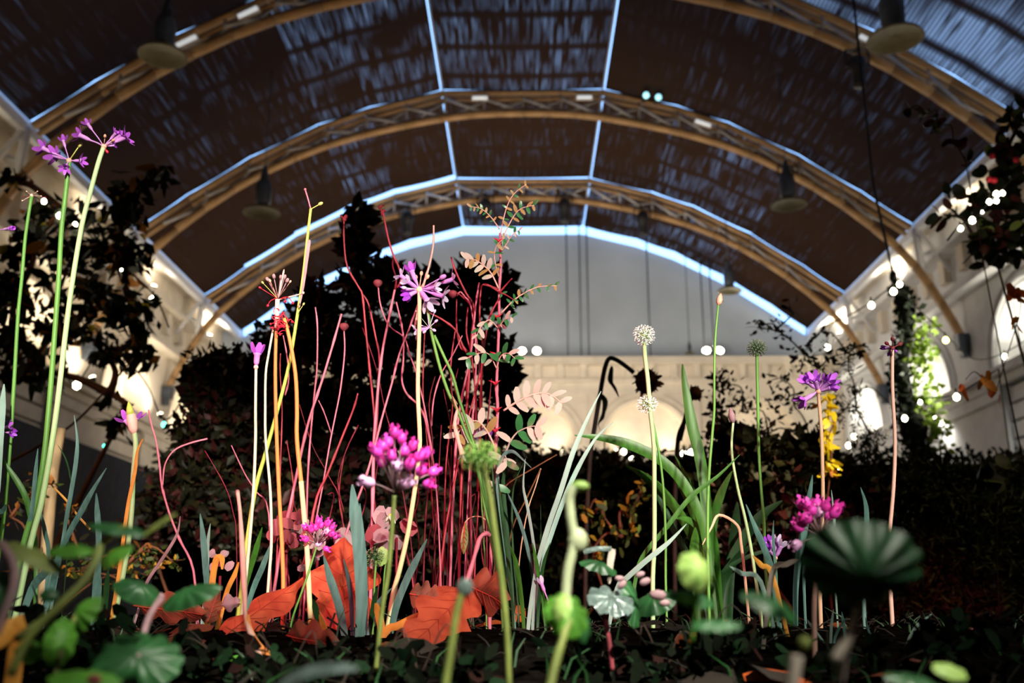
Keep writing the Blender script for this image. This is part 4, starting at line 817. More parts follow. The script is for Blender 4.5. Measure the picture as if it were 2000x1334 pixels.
for lb, px, Y, w in (('orange dry strip running along the sheathed bud stem', [(279, 857), (268, 882), (263, 922), (250, 985), (241, 1050), (232, 1120), (217, 1212)], .935, 7), ('curled orange dry strip left of the broken stalk', [(434, 1112), (434, 1092), (424, 1089), (418, 1108), (413, 1146)], .93, 12), ('orange dry strip beside the yellow green stem foot', [(466, 1098), (458, 1122), (448, 1142), (440, 1165)], .94, 9), ('orange dry strip in front of the tall red oak leaf', [(734, 1178), (738, 1195), (742, 1215), (748, 1250)], .85, 15), ('golden dry strip lying left of the bright oak leaf', [(838, 1192), (808, 1206), (775, 1222), (758, 1228)], .84, 14), ('thin orange strip slanting behind the green stems', [(93, 940), (130, 978), (150, 1005), (176, 1034)], 1.0, 4), ('bent rusty strip rising in the strap leaf clump', [(1372, 1064), (1390, 1030), (1405, 1006), (1440, 1026), (1447, 1060), (1454, 1120)], 1.02, 5),
                     ('orange strip under the blue green strap, lowest one', [(624, 1200), (632, 1225), (642, 1250)], .82, 11), ('orange dry strip at the left edge among the near leaves', [(-20, 1268), (8, 1246), (34, 1228)], .42, 30)):
    q = path(px, Y, Y + .01, px[-1][1] > 1100); n = len(q) - 1
    o = MB().blade(q, [U(w, Y) * (.3 + .7 * min(1, 4 * i / n)) for i in range(n + 1)], .5, .2).build('dry_strip', m_ostrap if 'rusty' not in lb else m_tan, org=q[-1]); tag(o, lb, 'dry leaf', 'dry orange leaf strips')
# bud stems
for lb, px, w, Y, c, mt in (('tall thin green stem with a papery salmon bud below the small pendant lamp', [(1403, 596), (1397, 660), (1395, 740), (1395, 800), (1390, 860), (1384, 940), (1382, 1050)], 5.5, 1.0, (1408, 583), m_bud), ('short pale stem with a withered whitish bud right of the tall bud stem', [(1432, 826), (1429, 880), (1440, 950), (1455, 1012), (1470, 1090)], 6, 1.02, (1426, 806), m_palel)):
    r = thing('bud_stem', lb, 'flower', root_at(px, Y)); stem_part(px, w, m_gstem2 if 'short' in lb else m_gstem, r, Y, Y + .02, taper=(.75, 1.2))
    a = P(px[0][0], px[0][1], Y); e = P(c[0], c[1] - 10, Y); MB().tube([a.lerp(e, t) for t in (0, .2, .5, .8, 1)], [U(x, Y) / 2 for x in (5, 12, 13, 8, 2)], 8).build('papery_bud', mt, r)
    for k in range(3): inst('petal', PET['lilac'], r, a.lerp(e, .4), basis(V((.5 + .3 * k, -.3, .5 - .4 * k)), V((0, 0, 1))), U(10, Y))
# ------------------------------------------------------------------ fallen leaves
def oak(label, a, b, Ya, Yb, w, mat, lobes=3.5, curl=.4, tw=0., stalk=None, group=None, side=None, veins=True, droop=0., name='oak_leaf', cat='leaf'):
    p0 = P(a[0], a[1], Ya); p1 = P(b[0], b[1], Yb); n = 22; L = (p1 - p0).length
    view = ((p0 + p1) / 2 - cam.location).normalized(); t = (p1 - p0).normalized(); sd = Quaternion(t, tw) @ (t.cross(view)).normalized(); nn = sd.cross(t)
    if nn.dot(view) > 0: nn = -nn
    W_ = U(w, (Ya + Yb) / 2); m = MB(); nc = 6
    def pt(f, s):
        env = math.sin(PI * min(.985, max(.02, f ** .8))) ** .6; lob = 1 - .42 * (.5 + .5 * math.cos(2 * PI * lobes * f + (.4 if s > 0 else 0))) ** 2
        h = W_ / 2 * env * lob * s
        return p0 + t * (L * f) + sd * h - nn * (curl * abs(s) ** 1.5 * W_ * .35 * (1 if s > 0 else .5)) + nn * (math.sin(f * 7 + s * 2) * W_ * .03 + droop * W_ * math.sin(PI * f))
    m.v = [pt(i / n, (j - nc / 2) / (nc / 2)) for i in range(n + 1) for j in range(nc + 1)]
    m.f = [(i * (nc + 1) + j, i * (nc + 1) + j + 1, (i + 1) * (nc + 1) + j + 1, (i + 1) * (nc + 1) + j) for i in range(n) for j in range(nc)]
    o = m.build(name, mat, org=p0); tag(o, label, cat, group)
    if veins:
        m = MB(); up = nn * .0008; m.tube([pt(i / n, 0) + up for i in range(n + 1)], [U(2.6, Ya) / 2 * (1 - .7 * i / n) for i in range(n + 1)], 5)
        for k in range(5):
            f = .12 + .15 * k
            for s in (-1, 1): m.tube([pt(min(1, f + .16 * q_), s * .75 * q_) + up for q_ in (0, .33, .66, 1)], [U(1.1, Ya) / 2 * (1 - .6 * q_) for q_ in (0, .33, .66, 1)], 4)
        m.build('vein', m_vein, o)
    if stalk: MB().tube(path(stalk, Ya, Ya + .01), [U(9, Ya) / 2 * (1 - .15 * math.cos(i)) for i in range(len(path(stalk, Ya)))], 7).build('leaf_stalk', m_pinkred, o)
    return o
oak('large upright red oak leaf in front of the pale pink leaves', (668, 1225), (672, 1052), .93, 1.0, 150, m_oak, 2.6, .25, .1)
oak('long curled red oak leaf lying left of the upright one', (436, 1245), (592, 1128), .84, .93, 78, m_oak, 2.2, .9, -.4)
oak('bright red oak leaf with lit veins and a thick rising red stalk', (922, 1148), (800, 1262), .88, .76, 120, m_oak, 3., .2, .3, stalk=[(911, 1138), (920, 1110), (930, 1075), (938, 1050), (950, 1042), (957, 1046)])
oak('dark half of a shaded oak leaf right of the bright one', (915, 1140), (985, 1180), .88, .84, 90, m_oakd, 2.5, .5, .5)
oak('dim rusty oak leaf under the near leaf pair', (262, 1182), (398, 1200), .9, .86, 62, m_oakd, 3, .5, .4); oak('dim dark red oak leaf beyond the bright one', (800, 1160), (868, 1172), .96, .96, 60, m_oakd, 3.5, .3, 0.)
oak('crumpled pink leaf scrap beside the long curled oak leaf', (432, 1182), (468, 1178), .84, .84, 34, m_palel, 1.5, .9, .3, veins=False, name='leaf_scrap'); oak('dull brown leaf standing at the left end of the curled oak leaf', (405, 1215), (428, 1150), .88, .9, 40, m_oakd, 2.5, .6, .2)
oak('small dull orange leaf scrap on the dark soil', (405, 1285), (425, 1278), .62, .62, 18, m_oakd, 1.5, .5, .3, veins=False, name='leaf_scrap'); oak('small green leaf lying in the dark below the curled oak leaf', (437, 1308), (466, 1280), .6, .62, 16, m_leafg, .5, .3, .2, veins=False, name='small_leaf')
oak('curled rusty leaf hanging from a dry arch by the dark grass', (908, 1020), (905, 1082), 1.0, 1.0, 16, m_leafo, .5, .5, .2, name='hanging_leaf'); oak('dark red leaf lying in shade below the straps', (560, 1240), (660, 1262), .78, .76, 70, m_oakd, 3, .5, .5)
q = path([(900, 1060), (908, 1022), (922, 1010), (940, 1010), (956, 1022)], 1.0); tag(MB().tube(q, U(2.5, 1.) / 2, 6).build('dry_twig', m_tan, org=q[-1]), 'thin arched salmon twig above the thick red leaf stalk', 'twig')
for k, (x, y, w, mt, lb) in enumerate(((560, 1040, 70, m_crimpl, 'pale pink shrub leaves behind the orange stalks'), (620, 1075, 90, m_palel, 'pale mauve leaves behind the small magenta cluster'), (775, 1030, 78, m_palel, 'pale pink rounded leaves behind the small white flower'), (700, 1075, 80, m_palel, 'dusky mauve leaves behind the blue green strap'), (430, 1105, 40, m_palel, 'pale pink leaf standing by the curled orange strip'))):
    Yk = 1.03 if k != 2 else 1.06; b = P(x, 1180, Yk); b.z = gz(b.x, b.y); r = thing('pale_leaf_plant', lb, 'plant', b)
    for j in range(26 if k in (0, 1) else 9):
        c = P(x + R.uniform(-.5, .5) * w, y + R.uniform(-.45, .5) * w, Yk + R.uniform(-.03, .04)); d = (rv() + V((0, -.2, .7))).normalized()
        inst('leaf', leafm(mt if R.random() < .75 else m_crimpl, .8), r, c, basis(d, V((R.uniform(-.6, .6), -1, .2))), U(R.uniform(18, 30) if k in (0, 1) else R.uniform(14, 20) if k == 4 else R.uniform(28, 42), Yk))
    MB().tube([b, P(x, y + 20, Yk)], .0015, 5).build('stem', m_dred, r)
# ------------------------------------------------------------------ blurred plants close to the lens
def scallop(root, c, rx, ry, Y, mat, tilt=(0, -1, .3), lobes=13, cup=.35, ridge=.05, notch=True, rot=0., name='leaf'):
    """round scalloped leaf: radiating pleats, toothed rim"""
    cc = P(c[0], c[1], Y); n = V(tilt).normalized(); x = V((1, 0, 0)); x = (x - n * x.dot(n)).normalized(); y = n.cross(x)
    m = MB(); K = lobes * 4; rings = 6; m.v.append(cc)
    for i in range(1, rings + 1):
        f = i / rings
        for k in range(K):
            a = 2 * PI * k / K + rot; w = abs(math.sin(lobes * a / 2)); r = f * (1 - .10 * f * (1 - w) ** 2)
            if notch: r *= 1 - .45 * f * max(0, math.cos(a + PI / 2)) ** 14
            m.v.append(cc + x * (U(rx, Y) * r * math.cos(a)) + y * (U(ry, Y) * r * math.sin(a)) + n * (U(min(rx, ry), Y) * (-cup * f * f + ridge * f * 2 * (w - .5))))
    m.f = [(0, 1 + k, 1 + (k + 1) % K) for k in range(K)] + [(1 + (i - 1) * K + k, 1 + i * K + k, 1 + i * K + (k + 1) % K, 1 + (i - 1) * K + (k + 1) % K) for i in range(1, rings) for k in range(K)]
    return m.build(name, mat, root)
def near(label, base, Y, name='near_plant', cat='plant'):
    b = P(base[0], base[1], Y); b.z = min(b.z, gz(b.x, b.y)); return thing(name, label, cat, b)
def pet(px, w, mat, root, Y, Y2=None, name='leaf_stalk'): return stem_part(px, w, mat, root, Y, Y2, name, ground=False)
r = near('round scalloped dark green leaf close to the lens at the lower left', (280, 1334), .38)
scallop(r, (266, 1280), 84, 66, .38, m_leafd, (.15, -.75, .65), 13, .3, .06); pet([(270, 1284), (284, 1228), (300, 1190), (318, 1170)], 10, m_palel, r, .38, .45)
r = near('dark leaf pair arching over the dim rusty oak leaf', (300, 1260), .5)
scallop(r, (275, 1142), 48, 34, .5, m_leafd, (.4, -.5, .7), 9, .6, .05, False); scallop(r, (365, 1152), 62, 34, .48, m_leafd, (-.3, -.6, .7), 11, .6, .05, False); pet([(318, 1160), (298, 1190), (282, 1225), (270, 1300)], 10, m_palel, r, .5, .5)
r = near('olive strawberry leaf group blurred close at the left below the strap leaves', (80, 1300), .36)
for c, rx, ry, mt, tl in (((70, 1080), 62, 30, m_leafo, (.5, -.4, .8)), ((140, 1068), 45, 24, m_leafg, (0, -.6, .8)), ((222, 1076), 36, 30, m_leafg, (-.4, -.7, .6)), ((232, 1028), 60, 22, m_leafd, (.2, -.5, .9)), ((305, 1022), 46, 18, m_leafo, (-.6, -.4, .8))): scallop(r, c, rx, ry, .36, mt, tl, 9, .4, .05, False)
pet([(196, 1066), (185, 1100), (160, 1140), (120, 1180), (60, 1240), (20, 1320)], 16, m_leafo, r, .36, .34); pet([(0, 1060), (26, 1100), (28, 1140), (12, 1190), (-10, 1240)], 16, m_palel, r, .34, .33); pet([(250, 1025), (215, 1045), (196, 1066)], 9, m_leafo, r, .36, .36)
r = near('bright toothed green leaf curling down at the lower left', (130, 1334), .4)
scallop(r, (150, 1190), 40, 38, .4, m_leafg, (-.6, -.6, .4), 11, .7, .08, False); scallop(r, (122, 1250), 30, 48, .39, m_leafg, (.6, -.7, .3), 9, .5, .06, False); scallop(r, (55, 1270), 26, 22, .38, m_leafg, (.2, -.8, .4), 7, .4, .06, False); scallop(r, (95, 1160), 18, 14, .4, m_leafd, (.2, -.8, .4), 7, .4, .06, False)
pet([(150, 1200), (120, 1270), (100, 1360)], 9, m_leafo, r, .4, .38); pet([(30, 1250), (70, 1220), (110, 1195)], 14, m_leafo, r, .38, .39)
r = near('large soft green leaf at the bottom edge left of the round scalloped one', (170, 1400), .33)
scallop(r, (165, 1318), 68, 34, .33, m_leafg, (.1, -.5, .9), 11, .4, .05, False); scallop(r, (-10, 1150), 34, 44, .36, m_leafd, (.4, -.8, .4), 11, .4, .05, False); b = MB(); b.ell(P(184, 1328, .31), (U(14, .31), U(8, .31), U(10, .31)), 8, 6); b.build('pink_bud', m_crimpl, r)
r = near('big scalloped leaf close to the lens at the right, its rim catching the light', (1680, 1334), .27)
scallop(r, (1690, 1125), 118, 88, .27, m_big, (-.12, -.88, -.42), 13, .75, .12, False, name='leaf'); scallop(r, (1510, 1170), 58, 40, .29, m_leafd, (.4, -.4, .8), 9, .5, .06, False); scallop(r, (1400, 1215), 48, 22, .32, m_leafd, (0, -.5, .9), 9, .4, .12, False)
pet([(1690, 1150), (1668, 1215), (1652, 1260), (1640, 1340)], 16, m_sapund, r, .28, .3)
for k, (px, w) in enumerate((([(1556, 1280), (1552, 1310), (1546, 1360)], 24), ([(1672, 1212), (1655, 1250), (1630, 1290)], 18))): pet(px, w, m_sapund, r, .28, .28, 'cut_stalk')
b = MB(); b.ell(P(1572, 1256, .28), U(12, .28), 8, 6); b.build('bud', m_leafo, r)
r = near('small lime green leaf blurred in front of the strap leaf clump', (1365, 1260), .34); scallop(r, (1366, 1108), 34, 40, .34, m_leafy, (.3, -.9, .3), 7, .7, .08, False); scallop(r, (1352, 1160), 48, 26, .35, m_leafd, (.2, -.5, .8), 9, .5, .05, False); pet([(1366, 1130), (1360, 1180), (1350, 1260)], 8, m_leafg, r, .34, .35)
r = near('fresh green puckered leaf on a near stem beside the silvery leaf', (1085, 1334), .38)
scallop(r, (1112, 1192), 44, 48, .38, m_leafg, (.3, -.8, .5), 9, .5, .10, False); scallop(r, (1140, 1215), 28, 36, .39, m_leafd, (.6, -.7, .3), 9, .5, .06, False); scallop(r, (1092, 1180), 22, 30, .37, m_leafy, (-.5, -.7, .5), 7, .5, .06, False); pet([(1112, 1210), (1098, 1250), (1084, 1300), (1070, 1360)], 16, m_leafo, r, .38, .37)
r = near('pale green nodding bud stalk close to the lens', (1110, 1250), .42)
pet([(1140, 950), (1124, 952), (1112, 972), (1114, 1010), (1120, 1060), (1108, 1120), (1104, 1180)], 19, m_nod, r, .42, .42, 'stalk'); b = MB(); b.ell(P(1133, 950, .42), (U(18, .42), U(12, .42), U(11, .42)), 10, 6); b.build('nodding_tip', m_leafy, r); b = MB(); b.ell(P(1128, 1056, .42), (U(20, .42), U(12, .42), U(24, .42)), 10, 6); b.build('leaf_node', m_nod, r)
r = near('silvery puckered leaf with wet highlights on a red stalk', (1190, 1290), .6)
scallop(r, (1195, 1165), 46, 44, .6, m_silver, (.2, -.6, .8), 9, .3, .14, False); scallop(r, (1240, 1175), 26, 52, .61, m_leafd, (.7, -.6, .4), 11, .4, .06, False); scallop(r, (1275, 1165), 42, 36, .63, m_leafd, (-.3, -.5, .7), 9, .5, .06, False); pet([(1182, 1195), (1186, 1230), (1192, 1270), (1196, 1310)], 9, m_crimpl, r, .6, .6); scallop(r, (1172, 1098), 38, 26, .64, m_leafd, (.3, -.4, .9), 9, .5, .08, False)
MB().blade(path([(1197, 1072), (1192, 1100), (1190, 1140)], .64), [U(x, .64) for x in (10, 12, 13, 13, 12, 11, 9, 7, 3)], .4).build('folded_edge', m_sapund, r); MB().blade(path([(1140, 1078), (1165, 1072), (1194, 1072)], .64), [U(9, .64)] * 9, .4).build('folded_edge', m_silver, r)
for x, y, rr_ in ((1215, 1142, 9), (1260, 1136, 10), (1285, 1162, 14), (1298, 1178, 9), (1250, 1122, 8), (1210, 1130, 8)): b = MB(); b.ell(P(x, y, .6), (U(rr_ * 1.2, .6), U(rr_ * .5, .6), U(rr_ * .7, .6)), 8, 5, Matrix.Rotation(R.uniform(-.8, .8), 3, 'Y')); b.build('leaf_tip', m_palel, r)
r = near('near green stem with a pale bud in front of the bright oak leaf', (870, 1340), .36); pet([(906, 1145), (892, 1195), (882, 1260), (868, 1350)], 14, m_leafo, r, .36, .36, 'stem'); b = MB(); b.ell(P(908, 1148, .36), (U(16, .36), U(10, .36), U(18, .36)), 8, 6); b.build('bud', m_silver, r)
r = near('grey white arching leaf at the bottom edge below the oak leaves', (560, 1400), .3); MB().blade(path([(700, 1305), (660, 1300), (610, 1306), (560, 1330), (510, 1380)], .3), [U(x, .3) for x in (8, 16, 22, 27, 30, 32, 33, 33, 33, 33, 33, 32, 31, 30, 28, 26, 24)], .3, .9).build('leaf', m_silver, r)
r = near('dim lime leaf at the lower right edge', (1860, 1400), .34); scallop(r, (1858, 1305), 34, 22, .34, m_leafy, (.2, -.6, .7), 7, .4, .06, False); scallop(r, (1790, 1325), 60, 26, .34, m_leafd, (.2, -.5, .8), 9, .4, .06, False); pet([(1858, 1310), (1862, 1360), (1864, 1420)], 8, m_leafg, r, .34, .34)
# ------------------------------------------------------------------ shrubs and trees behind
def leafquad(m, c, q, s, w=.5):
    b = len(m.v); x = q @ V((1, 0, 0)); y = q @ V((0, 1, 0)); z = q @ V((0, 0, 1))
    m.v += [c, c + (z * .5 + x * w * .5 + y * .08) * s, c + (z - y * .12) * s, c + (z * .5 - x * w * .5 + y * .08) * s]
    m.f += [(b, b + 1, b + 2), (b, b + 2, b + 3)]
def shrub(label, bx, Y, blobs, size, n, mats, parts=120, bark=None, dep=.35, cat='shrub', name='shrub', w=.55, trunk=6, twigs=3, wts=None, baseY=None, hang=0., seed=1, group=None, foot=None):
    r_ = random.Random(seed); b = P(bx, 1190, baseY or Y)
    if foot is not None: b = V(foot)
    else: b.z = gz(b.x, b.y) if abs(b.x) < 6.9 else -.45
    root = thing(name, label, cat, b, group); bark = bark or m_twig
    tot = sum(x[2] * x[3] for x in blobs); stuff = [MB() for _ in mats]; done = 0; todo = []
    nodes = [b]; blobs = sorted(blobs, key=lambda v: -v[1]) if foot is None else blobs[::-1]
    for (px, py, rx, ry) in blobs:
        c = P(px, py, Y); ax, az = U(rx, Y), U(ry, Y); ay = min(dep, max(ax, az))
        s0 = min(nodes, key=lambda v: (v - c).length + (.25 * Y * max(0, v.z - c.z)) / 1.)
        mid = s0.lerp(c, .5) + V((r_.uniform(-.06, .06) * Y * .15, 0, r_.uniform(0, .03))); nodes.append(c)
        q = smooth([s0, mid, c], 4); MB().tube(q, [U(trunk, Y) / 2 * (1.15 - .75 * i / len(q)) for i in range(len(q))], 6).build('branch', bark, root)
        tw = MB(); tips = []
        for k in range(twigs):
            d = rv(r_); e = c + V((d.x * ax, d.y * ay * .8, d.z * az)) * .9; qq = smooth([q[-2], c.lerp(e, .5) + V((0, 0, az * .1)), e], 3); tw.tube(qq, [U(trunk * .3, Y) / 2 * (1.1 - .8 * i / len(qq)) for i in range(len(qq))], 4); tips += qq[2:]
        if twigs: tw.build('twigs', bark, root)
        for k in range(max(3, int(n * rx * ry / tot))):
            rad_ = r_.random() ** .4; d = rv(r_) * rad_; p = c + V((d.x * ax, d.y * ay, d.z * az))
            if twigs and r_.random() < .45: p = r_.choice(tips).lerp(p, .35)
            dd = (rv(r_) + V((0, -.2, -hang))).normalized()
            todo.append((p, basis(dd, rv(r_)), U(size, Y) * r_.uniform(.6, 1.25), r_.choices(range(len(mats)), wts)[0], rad_ < .72))
    todo.sort(key=lambda t: t[0].y - t[2] * 3)
    for i, (p, q, s, k, inn) in enumerate(todo):
        if i < parts: inst('leaf', leafm(mats[k], w), root, p, q, s)
        else: leafquad(stuff[k], p, q, s * (1.7 if inn and n > 1400 else 1), w)
    for k, mb in enumerate(stuff):
        if mb.v: tag(mb.build('foliage', mats[k], root), kind='stuff')
    return root
shrub('big dark maroon shrub behind the red twigs, its spire reaching the farthest truss', 660, 2.3,
    [(702, 425, 22, 36), (690, 480, 30, 50), (712, 560, 60, 60), (620, 600, 60, 60), (760, 545, 40, 40), (830, 600, 90, 80), (930, 560, 60, 60), (985, 570, 22, 60), (560, 680, 80, 70), (700, 680, 110, 80), (880, 680, 110, 70), (470, 740, 90, 70), (420, 760, 60, 80), (620, 800, 150, 90), (820, 800, 150, 90), (975, 720, 40, 90), (1000, 840, 50, 60), (450, 860, 110, 90), (700, 920, 190, 90), (400, 960, 100, 90), (900, 930, 120, 90), (560, 1020, 200, 80), (800, 1040, 160, 80)],
    24, 17000, m_bshr, 260, m_rtwig, .3, wts=(6, 3, 2), twigs=3, seed=3)
shrub('small dark bush with maroon tips rising over the sheathed bud', 350, 2.6, [(385, 720, 30, 40), (430, 800, 60, 50), (370, 850, 40, 50), (400, 930, 90, 70), (330, 980, 60, 90), (300, 1050, 80, 60)], 20, 2000, m_bshr, 100, m_rtwig, .25, wts=(5, 4, 3), seed=4)
shrub('leafy tree with dark drooping leaves and amber tints behind the tall violet flowers', 40, 3.1,
    [(30, 350, 35, 25), (120, 410, 70, 40), (60, 470, 70, 50), (160, 490, 80, 60), (230, 430, 60, 60), (265, 370, 50, 40), (310, 340, 30, 30), (250, 500, 60, 50), (40, 560, 60, 60), (170, 580, 90, 60), (260, 600, 60, 60), (120, 650, 90, 40), (270, 680, 50, 40), (20, 660, 50, 60), (205, 690, 40, 30), (60, 720, 70, 40), (215, 770, 16, 22), (240, 810, 22, 40)],
    35, 1300, [m_blk, m_bshr[0], m_amber, m_yel], 290, m_rtwig, .3, 'tree', 'tree', .5, 16, 3, (8, 4, 1.2, .35), hang=.8, seed=5)
shrub('low amber leaved plant glowing behind the strap leaves at the left', 90, 1.7, [(75, 960, 30, 50), (20, 1010, 30, 40), (130, 1010, 40, 40), (160, 1100, 60, 50), (60, 1110, 60, 40), (250, 1120, 60, 50)], 17, 240, [m_amber, m_bshr[0], m_herb], 80, m_rtwig, .15, 'plant', 'low_plant', wts=(2, 3, 2), seed=6)
shrub('tree of dark rounded leaves hanging in from the right edge with red fruits', 2150, 2.7, [(1965, 290, 30, 60), (1950, 400, 60, 50), (1985, 460, 40, 60), (1935, 470, 40, 50), (1900, 395, 30, 22), (1845, 420, 24, 16), (1862, 385, 18, 14), (1990, 230, 26, 40), (1905, 470, 28, 26), (1960, 350, 50, 40)], 30, 330, [m_blk, m_bshr[1], m_leafo], 280, m_twig, .25, 'tree', 'tree', .75, 9, 3, (8, 3, 1), hang=.2, seed=7, baseY=2.9)
fr = bpy.data.objects
tr = [o for o in col.objects if o.name == 'tree.001'][0]
for x, y in ((1938, 305), (1942, 352), (1932, 350), (1985, 312)): b = MB(); b.ell(P(x, y, 2.55), U(7, 2.55), 8, 6); b.build('fruit', m_thorn, tr)
shrub('thin dark branch with a few maroon leaves crossing the third truss on the right', 2120, 2.2, [(1780, 212, 16, 10), (1812, 222, 20, 12), (1826, 250, 18, 20), (1862, 280, 18, 18), (1885, 312, 14, 12)], 23, 30, [m_blk, m_bshr[1]], 40, m_twig, .1, 'branch', 'hanging_branch', .7, 4, 2, seed=8, foot=P(2060, 1150, 2.2) * V((1, 1, 0)) if False else (P(2060, 1150, 2.2).x, 2.2, .0))
shrub('bare arching twig with orange and green autumn leaves before the right wall ledge', 2080, 2.0, [(1886, 742, 8, 20), (1922, 742, 16, 22), (1945, 765, 18, 16), (1990, 620, 12, 14), (1975, 566, 14, 30)], 30, 20, [m_rustl, m_amber, m_leafo], 30, m_twig, .06, 'branch', 'hanging_branch', .55, 2.5, 0, (4, 3, 1), hang=1.5, seed=9, foot=(P(2080, 1150, 2.0).x, 2.0, 0.))
shrub('sparse twiggy shrub with small dark leaves silhouetted on the pale right wall', 1590, 2.6, [(1480, 640, 30, 20), (1520, 640, 30, 40), (1545, 610, 18, 30), (1570, 690, 40, 40), (1615, 650, 24, 30), (1600, 720, 50, 40), (1655, 690, 40, 25), (1680, 680, 14, 20), (1530, 740, 50, 20), (1420, 750, 30, 30), (1450, 800, 40, 40), (1550, 790, 60, 40), (1630, 760, 50, 40), (1500, 850, 60, 40), (1580, 860, 60, 40)], 14, 520, [m_blk, m_bshr[1], m_bshr[0]], 200, m_twig, .2, twigs=5, trunk=3.5, seed=10)
shrub('dense dark shrub below the twiggy one, behind the right flower stems', 1560, 2.3, [(1480, 880, 60, 50), (1420, 860, 36, 50), (1560, 890, 60, 50), (1620, 940, 60, 60), (1500, 960, 90, 60), (1700, 980, 60, 60), (1400, 980, 60, 70), (1580, 1040, 120, 60), (1440, 1060, 90, 60)], 24, 3200, m_bshr, 150, m_rtwig, .25, wts=(6, 2, 2), seed=11)
shrub('column of dark foliage behind the tall bud stem', 1400, 2.45, [(1400, 745, 16, 34), (1398, 810, 30, 40), (1408, 880, 40, 50), (1400, 960, 50, 60)], 15, 420, [m_blk, m_bshr[1]], 80, m_twig, .12, seed=12)
shrub('spray of bright yellow autumn leaves behind the tan flower stem', 1625, 2.1, [(1618, 810, 13, 34), (1612, 860, 14, 30), (1622, 910, 13, 26), (1610, 780, 8, 20)], 24, 60, [m_yel, m_amber], 60, m_rtwig, .06, 'plant', 'autumn_sapling', .5, 4, 0, (5, 1), hang=1., seed=13)
shrub('rosemary like bush of fine dark needles in front of the lit right niches', 1690, 2.5, [(1655, 720, 9, 60), (1672, 800, 10, 60), (1690, 870, 40, 20), (1705, 900, 45, 24), (1690, 940, 50, 24), (1720, 970, 40, 30), (1640, 800, 8, 60), (1700, 850, 34, 16)], 15, 900, [m_blk, m_bshr[0]], 160, m_twig, .15, 'shrub', 'needle_shrub', .18, 4, 5, seed=14)
shrub('spreading olive green conifer filling the right below the banded wall', 1900, 2.4, [(1780, 940, 40, 50), (1830, 920, 30, 24), (1870, 930, 40, 24), (1920, 930, 40, 24), (1980, 930, 40, 40), (1830, 990, 80, 50), (1930, 1000, 90, 50), (1990, 1080, 70, 80), (1880, 1090, 110, 70), (1800, 1080, 80, 60), (1900, 1180, 130, 60), (1780, 1170, 90, 50)], 20, 7000, [m_conif, m_bshr[0], m_herb], 200, m_twig, .3, 'shrub', 'conifer', .2, 5, 4, (6, 4, .5), seed=15)
shrub('round dark leaves on a thin stem poking up over the conifer', 1950, 2.2, [(1940, 915, 24, 22), (1952, 940, 22, 20), (1928, 930, 18, 16)], 34, 9, [m_blk, m_leafo], 12, m_twig, .05, 'plant', 'round_leaf_plant', .95, 3, 0, (4, 1), seed=16)
shrub('low dark mounded planting under the end wall arches', 1140, 2.9, [(1060, 910, 80, 26), (1160, 915, 90, 26), (1260, 930, 90, 30), (1340, 930, 60, 40), (1080, 980, 90, 50), (1200, 1000, 100, 60), (1320, 1010, 90, 60), (1140, 1080, 120, 60), (1280, 1090, 110, 60)], 21, 4200, m_bshr + [m_herb], 160, m_rtwig, .3, 'plant', 'low_plant', wts=(5, 2, 2, 1), seed=17)
shrub('low herbs with golden leaf tips between the pale bud stalk and the strap clump', 1200, 1.9, [(1150, 1000, 20, 30), (1180, 1010, 20, 40), (1235, 1000, 26, 50), (1215, 1050, 40, 30), (1160, 1070, 30, 30), (1255, 960, 14, 40)], 17, 150, [m_herb, m_gold, m_ivy], 100, m_rtwig, .12, 'plant', 'low_plant', wts=(4, 2, 1), seed=18)
shrub('low yellow flecked herbs in the dark below the sheathed bud', 300, 1.5, [(290, 1080, 40, 24), (250, 1100, 40, 26), (160, 1115, 50, 20), (340, 1100, 30, 20)], 13, 130, [m_herb, m_gold, m_amber], 80, m_rtwig, .1, 'plant', 'low_plant', wts=(4, 1, 1), seed=19)
m_shade = M('shaded_dark_leaf', (.003, .005, .002), .9, .5, 40, spec=.08); m_shadeg = M('deep_shade_leaf', (.004, .016, .005), .8, .5, 40, spec=.1); m_shader = M('shaded_maroon_leaf', (.014, .004, .003), .8, .5, 40, spec=.1)  # near-black leaf colours paint in the shade along the bottom edge
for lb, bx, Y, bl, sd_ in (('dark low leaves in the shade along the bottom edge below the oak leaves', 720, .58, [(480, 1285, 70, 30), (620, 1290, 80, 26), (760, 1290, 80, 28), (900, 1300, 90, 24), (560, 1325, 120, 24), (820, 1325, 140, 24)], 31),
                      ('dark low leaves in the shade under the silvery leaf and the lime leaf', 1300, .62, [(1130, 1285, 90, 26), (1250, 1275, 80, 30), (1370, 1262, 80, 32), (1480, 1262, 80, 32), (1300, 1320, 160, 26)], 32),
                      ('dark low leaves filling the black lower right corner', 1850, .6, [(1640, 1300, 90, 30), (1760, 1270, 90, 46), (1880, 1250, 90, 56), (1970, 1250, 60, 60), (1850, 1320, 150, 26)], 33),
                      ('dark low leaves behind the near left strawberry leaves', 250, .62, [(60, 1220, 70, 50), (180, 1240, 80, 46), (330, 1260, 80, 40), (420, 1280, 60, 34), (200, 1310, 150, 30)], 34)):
    shrub(lb, bx, Y, bl, 36, 190, [m_shade, m_shadeg, m_shader], 190, m_twig, .06, 'plant', 'low_plant', .6, 3, 0, (6, 3, 1), seed=sd_)
